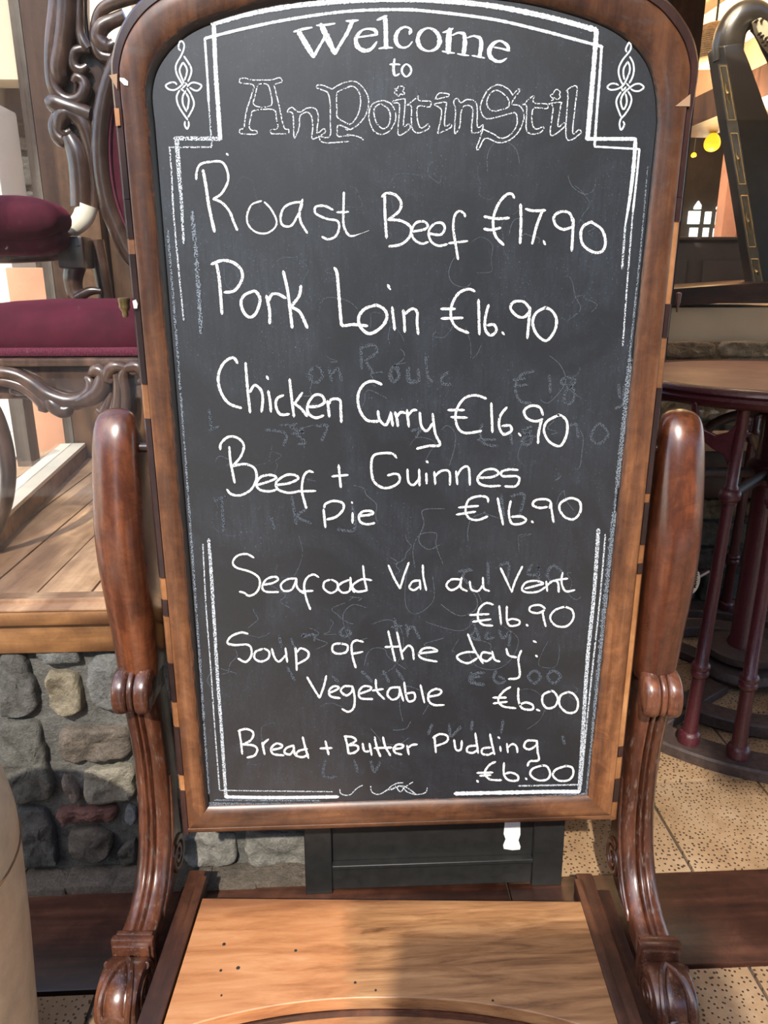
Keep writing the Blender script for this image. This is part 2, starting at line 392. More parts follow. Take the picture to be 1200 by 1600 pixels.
def mortar(mb, x0, x1, z0, z1, Y, col, step=.03, thick=.08):
    mb.c = (*col, 1); nx = int((x1-x0)/step)+1; nz = int((z1-z0)/step)+1; vs = []
    for j in range(nz+1):
        for i in range(nx+1):
            x = x0+(x1-x0)*i/nx; z = z0+(z1-z0)*j/nz
            vs.append((x, Y-.004-mnoise.fractal(Vector((x*20, z*20, 1)), 1, 2, 4)*.008, z))
    mb.add(vs, [(j*(nx+1)+i, j*(nx+1)+i+1, (j+1)*(nx+1)+i+1, (j+1)*(nx+1)+i) for j in range(nz) for i in range(nx)])
    mb.box(x0, x1, Y+.02, Y+thick, z0, z1); mb.c = (1, 1, 1, 1)
def rows_of_stone(mb, x0, x1, z0, z1, Y, cols, hmin=.07, hmax=.12, wmin=.10, wmax=.24, gap=.012, lift=.02):
    z = z0
    while z < z1-.03:
        h = min(random.uniform(hmin, hmax), z1-z); x = x0-random.random()*.1
        while x < x1-.02:
            w = random.uniform(wmin, wmax); a, c = max(x, x0)+gap/2, min(x+w, x1)-gap/2
            if c-a > .03:
                j = lambda s=.010: random.uniform(-s, s)
                p = [(a+abs(j()), z+gap/2+abs(j())), ((a+c)/2, z+gap/2+j(.004)), (c-abs(j()), z+gap/2+abs(j())), (c-abs(j(.006)), z+h/2),
                     (c-abs(j()), z+h-gap/2-abs(j())), ((a+c)/2, z+h-gap/2+j(.004)), (a+abs(j()), z+h-gap/2-abs(j())), (a+abs(j(.006)), z+h/2)]
                stone(mb, p, Y, random.choice(cols), lift)
            x += w
        z += h
YL = 1.42
wl_ = MB(); mortar(wl_, -2.0, .28, -.02, .585, YL, (.17, .165, .145))
greys = [(.13, .12, .10), (.11, .10, .09), (.17, .16, .14), (.14, .115, .09)]
traced = [
 ([(0, 1015), (35, 1014), (40, 1040), (52, 1065), (60, 1110), (30, 1122), (0, 1122)], (.12, .115, .10)),
 ([(50, 1014), (125, 1013), (122, 1025), (128, 1037), (95, 1037), (62, 1035)], (.17, .17, .155)),
 ([(72, 1050), (120, 1051), (126, 1075), (134, 1110), (115, 1118), (82, 1112), (75, 1090)], (.28, .235, .155)),
 ([(138, 1030), (178, 1016), (205, 1030), (205, 1105), (160, 1112), (142, 1095), (134, 1060)], (.20, .20, .185)),
 ([(88, 1142), (120, 1138), (204, 1140), (206, 1182), (160, 1188), (104, 1194), (92, 1172)], (.155, .125, .095)),
 ([(0, 1126), (60, 1128), (66, 1160), (72, 1175), (70, 1190), (86, 1225), (82, 1250), (30, 1256), (0, 1250)], (.125, .12, .10)),
 ([(126, 1206), (170, 1200), (209, 1196), (210, 1252), (160, 1257), (130, 1252)], (.29, .26, .195)),
 ([(95, 1212), (112, 1218), (124, 1238), (124, 1258), (112, 1260), (100, 1235)], (.25, .20, .16)),
 ([(84, 1268), (130, 1264), (183, 1262), (184, 1284), (125, 1287), (88, 1282)], (.20, .09, .07)),
 ([(18, 1262), (70, 1264), (84, 1290), (88, 1330), (92, 1352), (40, 1356), (24, 1340)], (.10, .095, .085)),
 ([(104, 1302), (130, 1294), (172, 1300), (178, 1330), (160, 1346), (115, 1345), (104, 1325)], (.14, .115, .09)),
 ([(184, 1325), (212, 1312), (214, 1352), (186, 1356)], (.11, .095, .08)),
 ([(192, 1262), (213, 1260), (214, 1286), (196, 1288)], (.15, .155, .16)),
 ([(282, 1304), (320, 1304), (365, 1303), (372, 1330), (366, 1352), (300, 1356), (284, 1345)], (.30, .28, .24)),
 ([(380, 1303), (440, 1302), (500, 1302), (505, 1340), (470, 1355), (385, 1352)], (.26, .245, .21)),
 ([(215, 1230), (262, 1240), (270, 1300), (222, 1300)], (.16, .15, .13)),
 ([(212, 1110), (262, 1112), (262, 1170), (214, 1172)], (.17, .16, .14)),
]
for poly, col in traced:
    stone(wl_, [(onY(x, y, YL-.02).x, onY(x, y, YL-.02).z) for x, y in poly], YL, col, .026)
rows_of_stone(wl_, -2.0, -.82, .0, .57, YL, greys, lift=.024)
rows_of_stone(wl_, -.33, .28, .10, .57, YL, greys, lift=.024)
struct(wl_.build('wall_left', M['stone'], smooth=60))
lg = MB(); lg.c = (.15, .12, .09, 1)
for i in range(10):
    x = -.86+i*.105
    p = [(x, 1.352), (x+.1, 1.352), (x+.1, 1.41), (x, 1.41)]
    lg.box(x, x+.112, 1.3435+random.uniform(0, .006), 1.415, -.02, .02+random.uniform(-.006, .006), .006)
lg.c = (.16, .13, .10, 1); lg.add([(0, 1.4, 0)]*1, [])
struct(lg.build('baseboard_left', M['stone']))
# front beam of the bay in two boards, sill and decking
b = MB(); b.box(-2.0, .3, 1.388, 1.46, .578, .642, .004); struct(b.build('trim_2', M['beam']))
b = MB(); b.box(-2.0, .3, 1.376, 1.46, .645, .672, .004); struct(b.build('trim_3', M['beam']))
b = MB(); b.box(-2.0, .3, 1.382, 1.47, .6735, .678, .001); b.box(-2.0, .3, 1.415, 1.424, .678, .684); struct(b.build('trim_4', M['deck']))
b = MB()
for k in range(14):
    x = -1.23+k*.1135
    b.box(x, x+.1095, 1.474, 2.9, .655, .6755+random.uniform(-.0006, .0006), .002)
struct(b.build('floor_display', M['deck']))
b = MB(); b.box(-1.3, .36, 1.47, 2.95, .60, .654); struct(b.build('floor_display_base', M['dtimber']))
b = MB(); b.box(-1.35, .29, 1.428, 1.434, .684, 2.75); struct(b.build('window_1', M['glass'], smooth=0))
# side rail of the bay (cream top, brown inner face) and the post it runs to
def along(p, q, w, h):
    p, q = Vector(p), Vector(q); d = (q-p).normalized(); s = Vector((d.y, -d.x, 0)).normalized()*w
    mb = MB(); mb.prism([p, p-s, p-s+Vector((0, 0, -h)), p+Vector((0, 0, -h))], q-p); return mb
a0, a1 = Vector((-.842, 1.50, .735)), Vector((-.978, 2.74, .735))
d = (a1-a0).normalized()
along(a0, a1, .085, .012).build('trim_5', M['creamrail'])['kind'] = 'structure'
along(a0+Vector((.002, 0, -.0125)), a1+Vector((.002, 0, -.0125)), .08, .048).build('trim_6', M['beam'])['kind'] = 'structure'
n = Vector((d.y, -d.x, 0))
b = MB(); p0 = a0-n*.05; p1 = a1-n*.05
b.prism([p0, p0+n*.006, p0+n*.006+Vector((0, 0, 2.0)), p0+Vector((0, 0, 2.0))], p1-p0); struct(b.build('window_2', M['glass'], smooth=0))
b = MB(); b.box(-1.02, -.84, 2.745, 2.86, .66, 3.0, .006); struct(b.build('trim_7', M['timber']))
b = MB(); b.box(-1.055, -1.022, 2.75, 2.84, .66, 3.0); struct(b.build('trim_8', M['greyt']))
# timber lining behind the chair
b = MB()
for k in range(6): b.box(-.835+k*.09, -.835+k*.09+.088, 2.80, 2.83, .66, 1.62, .003)
struct(b.build('wall_display_back', M['timber']))
b = MB(); b.box(-.84, -.34, 2.79, 2.85, 1.62, 1.70, .004); struct(b.build('trim_9', M['dtimber']))

# ---- right side: recessed wall with beam and big window
YR = 2.85
wr_ = MB(); mortar(wr_, .36, 3.0, -.02, .47, YR, (.07, .062, .052))
rows_of_stone(wr_, .36, 3.0, .0, .465, YR, [(.085, .08, .072), (.12, .105, .085), (.065, .06, .055), (.22, .17, .10), (.09, .075, .06)], .09, .16, .14, .3, .014, .03)
struct(wr_.build('wall_right', M['stone'], smooth=60))
b = MB(); b.box(.36, 3.0, YR-.05, YR+.06, .47, .57, .004); b.box(.36, 3.0, YR-.045, YR+.06, .572, .665, .004); struct(b.build('trim_10', M['plank']))
b = MB(); b.box(.36, 3.0, YR-.065, YR+.12, .667, .715, .006); struct(b.build('trim_11', M['tan']))
b = MB(); b.box(.36, 3.0, YR+.02, YR+.026, .715, 3.0); struct(b.build('window_3', M['glass'], smooth=0))
p = onY(1098, 0, YR-.02)
b = MB(); b.box(p.x-.13, p.x, YR-.05, YR+.06, .715, 3.1, .006); struct(b.build('trim_12', M['dtimber']))
b = MB(); b.box(.29, .36, 1.43, YR, -.02, 3.0); struct(b.build('wall_return', M['darkwall']))

# ---- seen through the windows: pub interior on the right
b = MB(); b.box(.36, 8, YR+.06, 9.2, 3.02, 3.06); struct(b.build('ceiling', M['cream']))
b = MB(); b.box(-2, 8, 9.0, 9.2, 0, 3.05); struct(b.build('wall_back', M['darkwall']))
b = MB(); b.box(-2, 8, 2.97, 9.0, -.06, -.01); struct(b.build('floor_inside', M['darkwall']))
def beam_between(p, q, w, h, mat, name):
    p, q = Vector(p), Vector(q); d = (q-p).normalized(); s = Vector((d.y, -d.x, 0)).normalized()*w
    mb = MB(); mb.prism([p, p-s, p-s+Vector((0, 0, h)), p+Vector((0, 0, h))], q-p); return struct(mb.build(name, mat))
q0, q1 = onZ(1040, 214, 2.30), onZ(1290, 112, 2.30)
beam_between(q0, q1, .3, .17, M['dtimber'], 'trim_13')
beam_between(q0+Vector((0, 0, .172)), q1+Vector((0, 0, .172)), .32, .17, M['tan'], 'trim_14')
beam_between(q0+Vector((0, 0, .345)), q1+Vector((0, 0, .345)), .30, .30, M['whitepl'], 'trim_15')
p = onY(1146, 300, 5.0)
b = MB(); b.box(p.x-.07, p.x+.03, 4.95, 5.06, 0, 2.25, .01); struct(b.build('trim_16', M['orange']))
b = MB(); b.box(p.x+.045, p.x+.08, 4.97, 5.06, 0, 2.25, .005); struct(b.build('trim_17', M['orange']))
# far arched windows
def farwin(i, x0, x1, yt, yb, arch):
    Y = 8.95; A, B = onY(x0, yb, Y), onY(x1, yt, Y); mb = MB()
    if arch == 0: poly = [(A.x, A.z), (B.x, A.z), (B.x, B.z), (A.x, B.z)]
    else:
        t = B.z; h = (B.z-A.z); cx = (A.x+B.x)/2 if arch == 1 else B.x
        poly = [(A.x, A.z), (B.x, A.z), (B.x, A.z+h*(.45 if arch == 1 else .9)), (cx, t), (A.x, A.z+h*.3)]
    mb.prism([(x, Y-.02, z) for x, z in poly], (0, .03, 0))
    struct(mb.build('window_%d' % i, M['winlit'], smooth=0))
for i, a in enumerate([(1084, 1096, 314, 327, 1), (1119, 1131, 315, 327, 2), (1074, 1094, 330, 350, 0), (1100, 1111, 331, 350, 0), (1117, 1129, 331, 351, 0),
                       (1076, 1090, 356, 374, 0), (1097, 1107, 356, 374, 0), (1113, 1124, 357, 374, 0)]): farwin(4+i, *a)
# dark panelled partition, cream stand in the window with rubble foot
b = MB(); p = onY(1100, 375, 4.0); b.box(.5, 4.0, 4.0, 4.1, 0, p.z, .004); b.box(.5, 4.0, 3.985, 4.12, p.z, p.z+.015, .004)
for k in range(8): b.box(.6+k*.42, .93+k*.42, 3.985, 4.0, .6, p.z-.1, .006)
struct(b.build('wall_partition', M['darkwall']))
struct((lambda m: (m.box(.38, 3.0, 3.22, 3.9, .70, 1.20), m)[1])(MB()).build('wall_stand', M['cream']))
b = MB(); q0, q1 = onY(1000, 482, 3.2), onY(1260, 464, 3.2)
b.prism([(q0.x, 3.17, q0.z), (q1.x, 3.17, q1.z), (q1.x, 3.17, q1.z+.073), (q0.x, 3.17, q0.z+.073)], (0, .6, 0)); struct(b.build('trim_18', M['plank'], bevel=.003))
b = MB(); b.c = (.33, .24, .15, 1); b.box(.4, 3.0, 3.16, 3.21, .70, 1.06); rows_of_stone(b, .4, 3.0, .71, 1.07, 3.16, [(.36, .27, .17), (.30, .22, .14), (.42, .33, .22)], .10, .18, .12, .3, .012, .03)
struct(b.build('wall_stand_foot', M['stone'], smooth=60))
# ---- outdoors through the left side window
b = MB(); b.box(-9, -1.35, 1.0, 9, .40, .44); struct(b.build('floor_outside', M['paving']))
o_ = MB(); mortar(o_, -5.2, -1.2, .4, 2.25, 5.3, (.30, .26, .21), .08)
rows_of_stone(o_, -5.0, -1.2, .42, 2.2, 5.3, [(.34, .29, .23), (.27, .235, .19), (.42, .33, .24), (.24, .22, .19)], .13, .22, .16, .32, .03, .04)
struct(o_.build('wall_outside', M['stone'], smooth=60))
b = MB(); b.box(-5.2, -1.2, 5.1, 5.4, 2.25, 2.42, .01); struct(b.build('trim_19', M['greyt']))
b = MB(); b.box(-5.2, -1.2, 4.9, 5.5, 2.421, 4.0); struct(b.build('wall_outside_upper', M['peach']))
p = onY(14, 250, 4.6); b = MB(); b.box(p.x-.45, p.x-.02, 4.5, 4.85, .44, 2.24, .02); struct(b.build('trim_20', M['whitepl']))
ob = MB(); A = onY(5, 400, 3.2); B = onY(95, 400, 3.2); ob.box(A.x, B.x, 3.2, 3.5, .445, 1.36, .006)
tag(ob.build('display_panel', M['orange']), 'terracotta orange upright panel outdoors behind the velvet chair seat', 'panel')
pb = MB(); A = onY(-6, 640, 2.6); pb.box(A.x+.035, A.x+.085, 2.62, 2.70, .445, 1.15, .004)
tag(pb.build('bollard', M['greyt']), 'dark grey square post standing outdoors left of the orange panel', 'post')

# ---- canopy over the recess on the right and an added, unseen shadow block behind the viewer
b = MB(); b.box(.50, 6, -.95, 2.80, 2.60, 2.66); struct(b.build('ceiling_canopy', M['cream']))
b = MB(); b.box(.50, 6, -.99, -.951, 2.55, 2.70); struct(b.build('trim_21', M['dtimber']))

b = MB(); b.box(-.21, .42, -.62, -.42, -.008, 1.60, .01); struct(b.build('wall_pier', M['darkwall']))  # added block standing in for the viewer's own shadow on the shelf
# ---- houses across the street behind the viewer (mirrored in the glass)
b = MB(); b.box(-14, -2.4, -9.4, -8.2, -.06, 6.0); b.box(-.8, 14, -9.4, -8.2, -.06, 6.0)
for k in (0, 1, 2, 3, 4, 6, 7, 8, 9, 10, 11, 12): b.box(-13.0+k*2.1, -11.9+k*2.1, -8.22, -8.15, 1.0, 2.4); b.box(-13.0+k*2.1, -11.9+k*2.1, -8.22, -8.15, 3.4, 4.8)
struct(b.build('wall_street', M['darkwall']))
# ================================================================== THE CHALKBOARD STAND
YB = 1.22
stand = thing('chalkboard_stand', 'arched chalkboard menu in a worn mahogany mirror frame on scroll-footed posts', 'chalkboard', (.096, 1.10, 0))
inner_l = [(327, 1262), (240, 190), (236, 150), (240, 120), (251, 95), (271, 70), (300, 48), (340, 31), (400, 14), (460, 3), (540, -7), (630, -11)]
inner_r = [(918, 1245), (1029, 190), (1027, 150), (1019, 112), (1004, 84), (980, 60), (950, 41), (905, 24), (850, 9), (795, -1), (715, -9), (630, -11)]
outer_l = [(285, 1305), (178, 190), (171, 112), (172, 86), (179, 56), (192, 28), (214, 0), (248, -24), (310, -48), (400, -68), (510, -80), (630, -84)]
outer_r = [(966, 1283), (1083, 190), (1095, 112), (1094, 84), (1087, 56), (1072, 28), (1049, 0), (1012, -24), (950, -48), (860, -68), (750, -80), (630, -84)]
def P2(l): return [(onY(x, y, YB).x, onY(x, y, YB).z) for x, y in l]
def dens(l, k=24):
    """side runs straight, arch smoothed"""
    side = [tuple(l[0][i]+(l[1][i]-l[0][i])*t/k for i in (0, 1)) for t in range(k)]
    return side+crom(l[1:], .006 if False else 1e9) if False else side+[q for j in range(1, len(l)-1) for q in crom_seg(l, j)]+[l[-1]]
def crom_seg(l, j, n=4):
    p0, p1, p2 = l[j-1] if j > 1 else l[j], l[j], l[j+1]; p3 = l[j+2] if j+2 < len(l) else l[j+1]
    if j+2 >= len(l): p3 = (2*l[-1][0]-l[-2][0], l[-2][1])
    return [tuple(.5*(2*p1[k]+(-p0[k]+p2[k])*t+(2*p0[k]-5*p1[k]+4*p2[k]-p3[k])*t*t+(-p0[k]+3*p1[k]-3*p2[k]+p3[k])*t**3) for k in (0, 1)) for t in [i/n for i in range(n)]]
IL, IR, OL, OR = [dens(P2(l)) for l in (inner_l, inner_r, outer_l, outer_r)]
inn = IL+IR[::-1][1:]; out = OL+OR[::-1][1:]          # from bottom left, over the arch, to bottom right
NI = len(inn); K_SIDE = 22
def between(i, t): return (inn[i][0]+(out[i][0]-inn[i][0])*t, inn[i][1]+(out[i][1]-inn[i][1])*t)
# profile across the frame: (t, y, paint) t=0 inner edge
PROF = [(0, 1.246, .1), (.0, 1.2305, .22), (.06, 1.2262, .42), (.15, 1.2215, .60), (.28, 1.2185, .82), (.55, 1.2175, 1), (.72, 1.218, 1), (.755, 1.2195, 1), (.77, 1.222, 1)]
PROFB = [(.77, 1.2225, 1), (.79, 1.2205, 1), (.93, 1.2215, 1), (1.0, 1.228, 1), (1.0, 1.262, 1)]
def frame_run(ids, prof, close_back=True, mb=None):
    mb = mb or MB(); rings = []
    for i in ids:
        r = []
        for (t, y, c) in prof:
            x, z = between(i, t); r.append(Vector((x, y, z)))
        r += [Vector((*[between(i, prof[-1][0])[0]], 1.262, between(i, prof[-1][0])[1])), Vector((between(i, prof[0][0])[0], 1.262, between(i, prof[0][0])[1]))] if close_back else []
        rings.append(r)
    n = len(rings[0]); base = len(mb.v)
    mb.loft(rings)
    k = base
    for i in ids:
        for q in range(n):
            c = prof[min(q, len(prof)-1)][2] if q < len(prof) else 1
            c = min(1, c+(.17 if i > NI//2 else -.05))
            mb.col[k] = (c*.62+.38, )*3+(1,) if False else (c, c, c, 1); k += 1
    return mb
half = len(IL)
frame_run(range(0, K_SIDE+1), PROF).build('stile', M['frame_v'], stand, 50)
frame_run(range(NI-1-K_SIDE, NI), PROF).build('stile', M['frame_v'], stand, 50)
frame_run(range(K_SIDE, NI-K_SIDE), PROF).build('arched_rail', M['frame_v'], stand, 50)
# bottom rail, mitred into the stiles
BL_i, BR_i, BL_o, BR_o = inn[0], inn[-1], out[0], out[-1]
mb = MB(); rings = []; m_ = 26
for j in range(m_+1):
    r = []
    for (t, y, c) in PROF+PROFB[1:4]:
        a = (BL_i[0]+(BL_o[0]-BL_i[0])*t, BL_i[1]+(BL_o[1]-BL_i[1])*t); e = (BR_i[0]+(BR_o[0]-BR_i[0])*t, BR_i[1]+(BR_o[1]-BR_i[1])*t)
        r.append(Vector((a[0]+(e[0]-a[0])*j/m_, y, a[1]+(e[1]-a[1])*j/m_)))
    a, e = BL_o, BR_o; r.append(Vector((a[0]+(e[0]-a[0])*j/m_, 1.262, a[1]+(e[1]-a[1])*j/m_)))
    a, e = BL_i, BR_i; r.append(Vector((a[0]+(e[0]-a[0])*j/m_, 1.262, a[1]+(e[1]-a[1])*j/m_)))
    rings.append(r)
mb.loft(rings)
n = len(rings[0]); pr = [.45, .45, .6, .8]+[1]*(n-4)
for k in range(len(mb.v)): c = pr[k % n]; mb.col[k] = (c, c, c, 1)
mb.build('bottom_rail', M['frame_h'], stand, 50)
# edge banding, stripped to bare wood in places
def band_side(side, cuts):
    """cuts: list of photo rows where dark banding changes to bare wood and back"""
    src = OL if side == 'l' else OR
    zz = [onY(180 if side == 'l' else 1085, y, YB).z for y in cuts]
    def pt(z, t):
        # point on the side at height z
        o0, o1 = src[0], src[K_SIDE]; i0, i1 = (IL if side == 'l' else IR)[0], (IL if side == 'l' else IR)[K_SIDE]
        k = (z-o0[1])/(o1[1]-o0[1]); xo = o0[0]+(o1[0]-o0[0])*k; xi = i0[0]+(i1[0]-i0[0])*k
        return xi+(xo-xi)*t
    z_top = src[K_SIDE][1]; z_bot = src[0][1]
    zs = [z_top]+[z for z in zz if z_bot+.01 < z < z_top-.01]+[z_bot]
    for q in range(len(zs)-1):
        bare = q % 2 == 1
        mb = MB(); rings = []
        for s in range(7):
            z = zs[q]+(zs[q+1]-zs[q])*s/6
            dy = .0025 if bare else 0
            r = [Vector((pt(z, t), y+dy+random.uniform(0, .0008), z)) for (t, y, c) in PROFB]+[Vector((pt(z, .77), 1.262, z))]
            rings.append(r)
        mb.loft(rings)
        mb.build('bare_wood_patch' if bare else 'edge_banding', M['bare'] if bare else M['band'], stand, 40, label='bare orange wood where the edging is lost' if bare else None)
band_side('l', [200, 205, 372, 397, 600, 655, 905, 940, 965, 1040, 1100, 1140, 1215, 1240])
band_side('r', [232, 285, 290, 345, 475, 527, 606, 770, 785, 850, 880, 895, 1165, 1180, 1215, 1250])
mb = frame_run(range(K_SIDE, NI-K_SIDE), PROFB, True); mb.build('edge_banding', M['band'], stand, 40)
def chip(pts, y, name, mat, lab):
    mb = MB(); mb.prism([(onY(px, py, y).x, y, onY(px, py, y).z) for px, py in pts], (0, .003, 0)); mb.build(name, mat, stand, 0, lab)
chip([(187, 121), (194, 122), (200, 127), (200, 134), (194, 133), (187, 126)], 1.2163, 'paint_fleck', M['fleck'], 'white paint fleck')
chip([(207, 470), (212, 468), (215, 475), (214, 482), (209, 482)], 1.2165, 'paint_fleck', M['fleck'], 'white paint fleck')
chip([(1055, 166), (1079, 147), (1078, 166)], 1.2168, 'veneer_chip', M['tan'], 'pale triangular veneer loss')
chip([(168, 118), (183, 115), (183, 140), (171, 118)], 1.2185, 'veneer_chip', M['tan'], 'rough brown worn patch')
chip([(178, 169), (186, 169), (188, 196), (181, 197)], 1.2185, 'veneer_chip', M['bare'], 'bare orange notch')
# brass pivot fittings at the edges
def fitting(px0, px1, y0, y1, mat):
    A, B = onY(px0, y1, 1.235), onY(px1, y0, 1.235); mb = MB(); cx = (A.x+B.x)/2; r = (B.x-A.x)/2
    mb.lathe([(r*.4, A.z), (r*.55, A.z+.004), (r*.5, A.z+.008), (r*.8, A.z+.012), (r, A.z+.016), (r*.92, B.z-.008), (r*1.05, B.z-.006), (r*1.05, B.z), (r*.5, B.z+.001)], (cx, 1.24, 0), 16)
    mb.build('pivot_fitting', mat, stand)
fitting(186, 201, 466, 496, M['brass']); fitting(1056, 1067, 458, 488, M['band'])

# ---- the black panel
panel_y = 1.2290
mb = MB(); fr = [Vector((x, panel_y, z)) for x, z in inn]; bk = [Vector((x, 1.250, z)) for x, z in inn]
mb.prism(fr, (0, .021, 0)); panel = mb.build('chalk_panel', M['board'], stand, 0, label='black painted chalkboard panel')
# ---- chalk writing on the panel: strokes measured on enlargements (origin x, origin y, enlargement)
ZM = {'A': (220, 0, 3), 'B': (600, 0, 2.667), 'C': (280, 230, 3), 'D': (600, 230, 3), 'E': (310, 400, 3.529), 'F': (600, 400, 3), 'G': (310, 660, 3.529),
      'H': (600, 660, 3.333), 'I': (310, 850, 3.529), 'J': (600, 850, 3.333), 'K': (310, 1030, 3.529), 'L': (600, 1030, 3.333), 'W': (450, 10, 6.667),
      'X': (620, 10, 6.667), '1': (365, 110, 6.667), '2': (540, 120, 6.667), '3': (730, 120, 6.667), 'N': (250, 55, 10), 'O': (935, 55, 10), 'P': (0, 0, 1)}
class Ink:
    def __init__(s, lift=0): s.items = []; s.k = 0; s.lift = lift
    def stroke(s, pts, w, smooth=True, rag=.16, taper=.65):
        """pts in photo pixels, (x,y) or (x,y,width)"""
        p = [(q[0], q[1], q[2] if len(q) > 2 else w) for q in pts]
        if len(p) == 1: p = [(p[0][0]-.8, p[0][1]-.6, w*1.2), (p[0][0]+.8, p[0][1]+.9, w*1.2)]
        if smooth: p = crom(p, 1.6)
        else:
            o_ = []
            for a, c in zip(p, p[1:]): o_ += crom([a, c], 3)[:-1]
            p = o_+[p[-1]]
        n = len(p); s.k += 1; y = panel_y-.0005-s.lift-.000003*s.k; L = []; R_ = []
        closed = math.dist(p[0][:2], p[-1][:2]) < .5
        for i, q in enumerate(p):
            a, c = p[max(i-1, 0)], p[min(i+1, n-1)]
            if closed and i in (0, n-1): a, c = p[-2], p[1]
            tx, ty = c[0]-a[0], c[1]-a[1]; l = math.hypot(tx, ty)+1e-9
            h = q[2]/2*.82*(1+rag*mnoise.noise(Vector((q[0]*.35, q[1]*.35, s.k)))*2)
            if not closed and i in (0, n-1): h *= taper
            L.append(onY(q[0]-ty/l*h, q[1]+tx/l*h, y)); R_.append(onY(q[0]+ty/l*h, q[1]-tx/l*h, y))
        if not closed:
            for end, nb in ((0, 1), (n-1, n-2)):
                q, b_ = p[end], p[nb]; l = math.dist(q[:2], b_[:2])+1e-9; e = q[2]*.28
                tip = onY(q[0]+(q[0]-b_[0])/l*e, q[1]+(q[1]-b_[1])/l*e, y)
                h = tip.lerp((L[end]+R_[end])/2, .0)
                dl = (L[end]-R_[end])*.22
                if end == 0: L.insert(0, h+dl); R_.insert(0, h-dl)
                else: L.append(h+dl); R_.append(h-dl)
        m = len(L); bx = (min(q[0] for q in p), max(q[0] for q in p), min(q[1] for q in p), max(q[1] for q in p))
        s.items.append((bx, L+R_, [(i, i+1, m+i+1, m+i) for i in range(m-1)]))
    def z(s, key, w, *strokes, **kw):
        ox, oy, sc = ZM[key]
        for t in strokes:
            pts = []
            for tok in t.split():
                v = [float(q) for q in tok.split(',')]
                pts.append((ox+v[0]/sc, oy+v[1]/sc)+((v[2]/sc,) if len(v) > 2 else ()))
            s.stroke(pts, w, **kw)
        return s
    def done(s, name, mat, label=None, gx=7.5, gy=13):
        """one mesh per word: strokes whose boxes (grown by gx, gy pixels) meet belong together"""
        n = len(s.items); own = list(range(n))
        def root(i):
            while own[i] != i: i = own[i]
            return i
        for i in range(n):
            for j in range(i):
                a, b = s.items[i][0], s.items[j][0]
                if a[0]-gx < b[1]+gx and b[0]-gx < a[1]+gx and a[2]-gy < b[3]+gy and b[2]-gy < a[3]+gy: own[root(i)] = root(j)
        groups = {}
        for i in range(n): groups.setdefault(root(i), []).append(i)
        for g in groups.values():
            mb = MB()
            for i in g: mb.add(s.items[i][1], s.items[i][2])
            mb.build(name, M[mat], panel, 0, label)

k = Ink()
k.z('P', 10, '332,37 387,22 453,10 520,3 570,0 640,-1 712,3 780,11 862,28 932,47')
k.z('P', 6, '320,60 380,45 453,30 540,18 620,15 675,18 769,30 844,47 900,62 941,73')
k.z('P', 8, '334,38 337,110 341,170 344,216')
k.z('P', 4.5, '320,60 324,120 326,160')
k.z('P', 9, '932,48 928,100 923,160 918,217'); k.z('P', 5, '940,73 937,120 933,170 929,228')
k.z('P', 7, '916,217 993,217', '993,217 990,260 984,310,6 977,352,3'); k.z('P', 4, '929,229 999,233', '999,233 994,285 989,330', taper=1)
k.z('P', 7, '905,1237 860,1237 810,1238 711,1240'); k.z('P', 6, '352,1245 400,1246 460,1246 528,1245')
k.done('chalk_border', 'paintline', gx=2, gy=2)
k = Ink()
k.z('P', 8, '273,216 345,217'); k.z('P', 3, '264,230 331,230'); k.z('P', 3, '326,160 329,200 331,230')
k.z('P', 8, '276,216 279,260 283,310,6 287,380,4'); k.z('P', 3, '265,230 268,270 271,330 279,420 287,500')
k.z('P', 3, '989,330 983,404 978,470 973,540'); k.z('P', 4, '977,352 972,420')
k.z('P', 7, '935,827 928,930 918,1030 911,1140 905,1237'); k.z('P', 3, '946,835 936,950 924,1060 915,1150 908,1227')
k.z('P', 6, '326,843 329,880 334,960 340,1060 346,1140 353,1245'); k.z('P', 2.4, '317,850 322,950 329,1040 335,1129 343,1234')
k.z('P', 3, '810,1228 907,1226'); k.z('P', 2, '344,1235 430,1236 520,1237')
k.z('K', 2, '780,718 785,740 810,750 840,745 870,715 905,695', '950,700 955,730 985,745 1020,735 1080,690 1130,680', '1060,720 1130,700 1200,745')
k.z('L', 2, '0,690 40,675 85,660 120,690 170,705 215,695 225,670', '60,660 85,690 110,665 150,640')
k.done('chalk_border', 'roughline', gx=2, gy=2)
k = Ink(-.00008)
k.z('P', 6, '326,1256 420,1257 560,1255 700,1251 820,1247 917,1241', rag=.3); k.z('P', 3, '335,1250 500,1251'); k.z('P', 5, '917,1238 930,1100 950,900,4 975,640,4 1000,400,3 1012,260,2', rag=.4)
k.z('P', 4, '262,360 275,520 290,720 310,1000 326,1240', rag=.5); k.z('P', 9, '960,800 950,900 940,1000 930,1110', rag=.5); k.z('P', 9, '985,560 975,660 965,760', rag=.5)
k.z('P', 7, '300,330 308,420 314,520', rag=.5)
k.done('chalk_dust', 'dust', 'grey chalk dust along the panel edge', gx=2, gy=2)

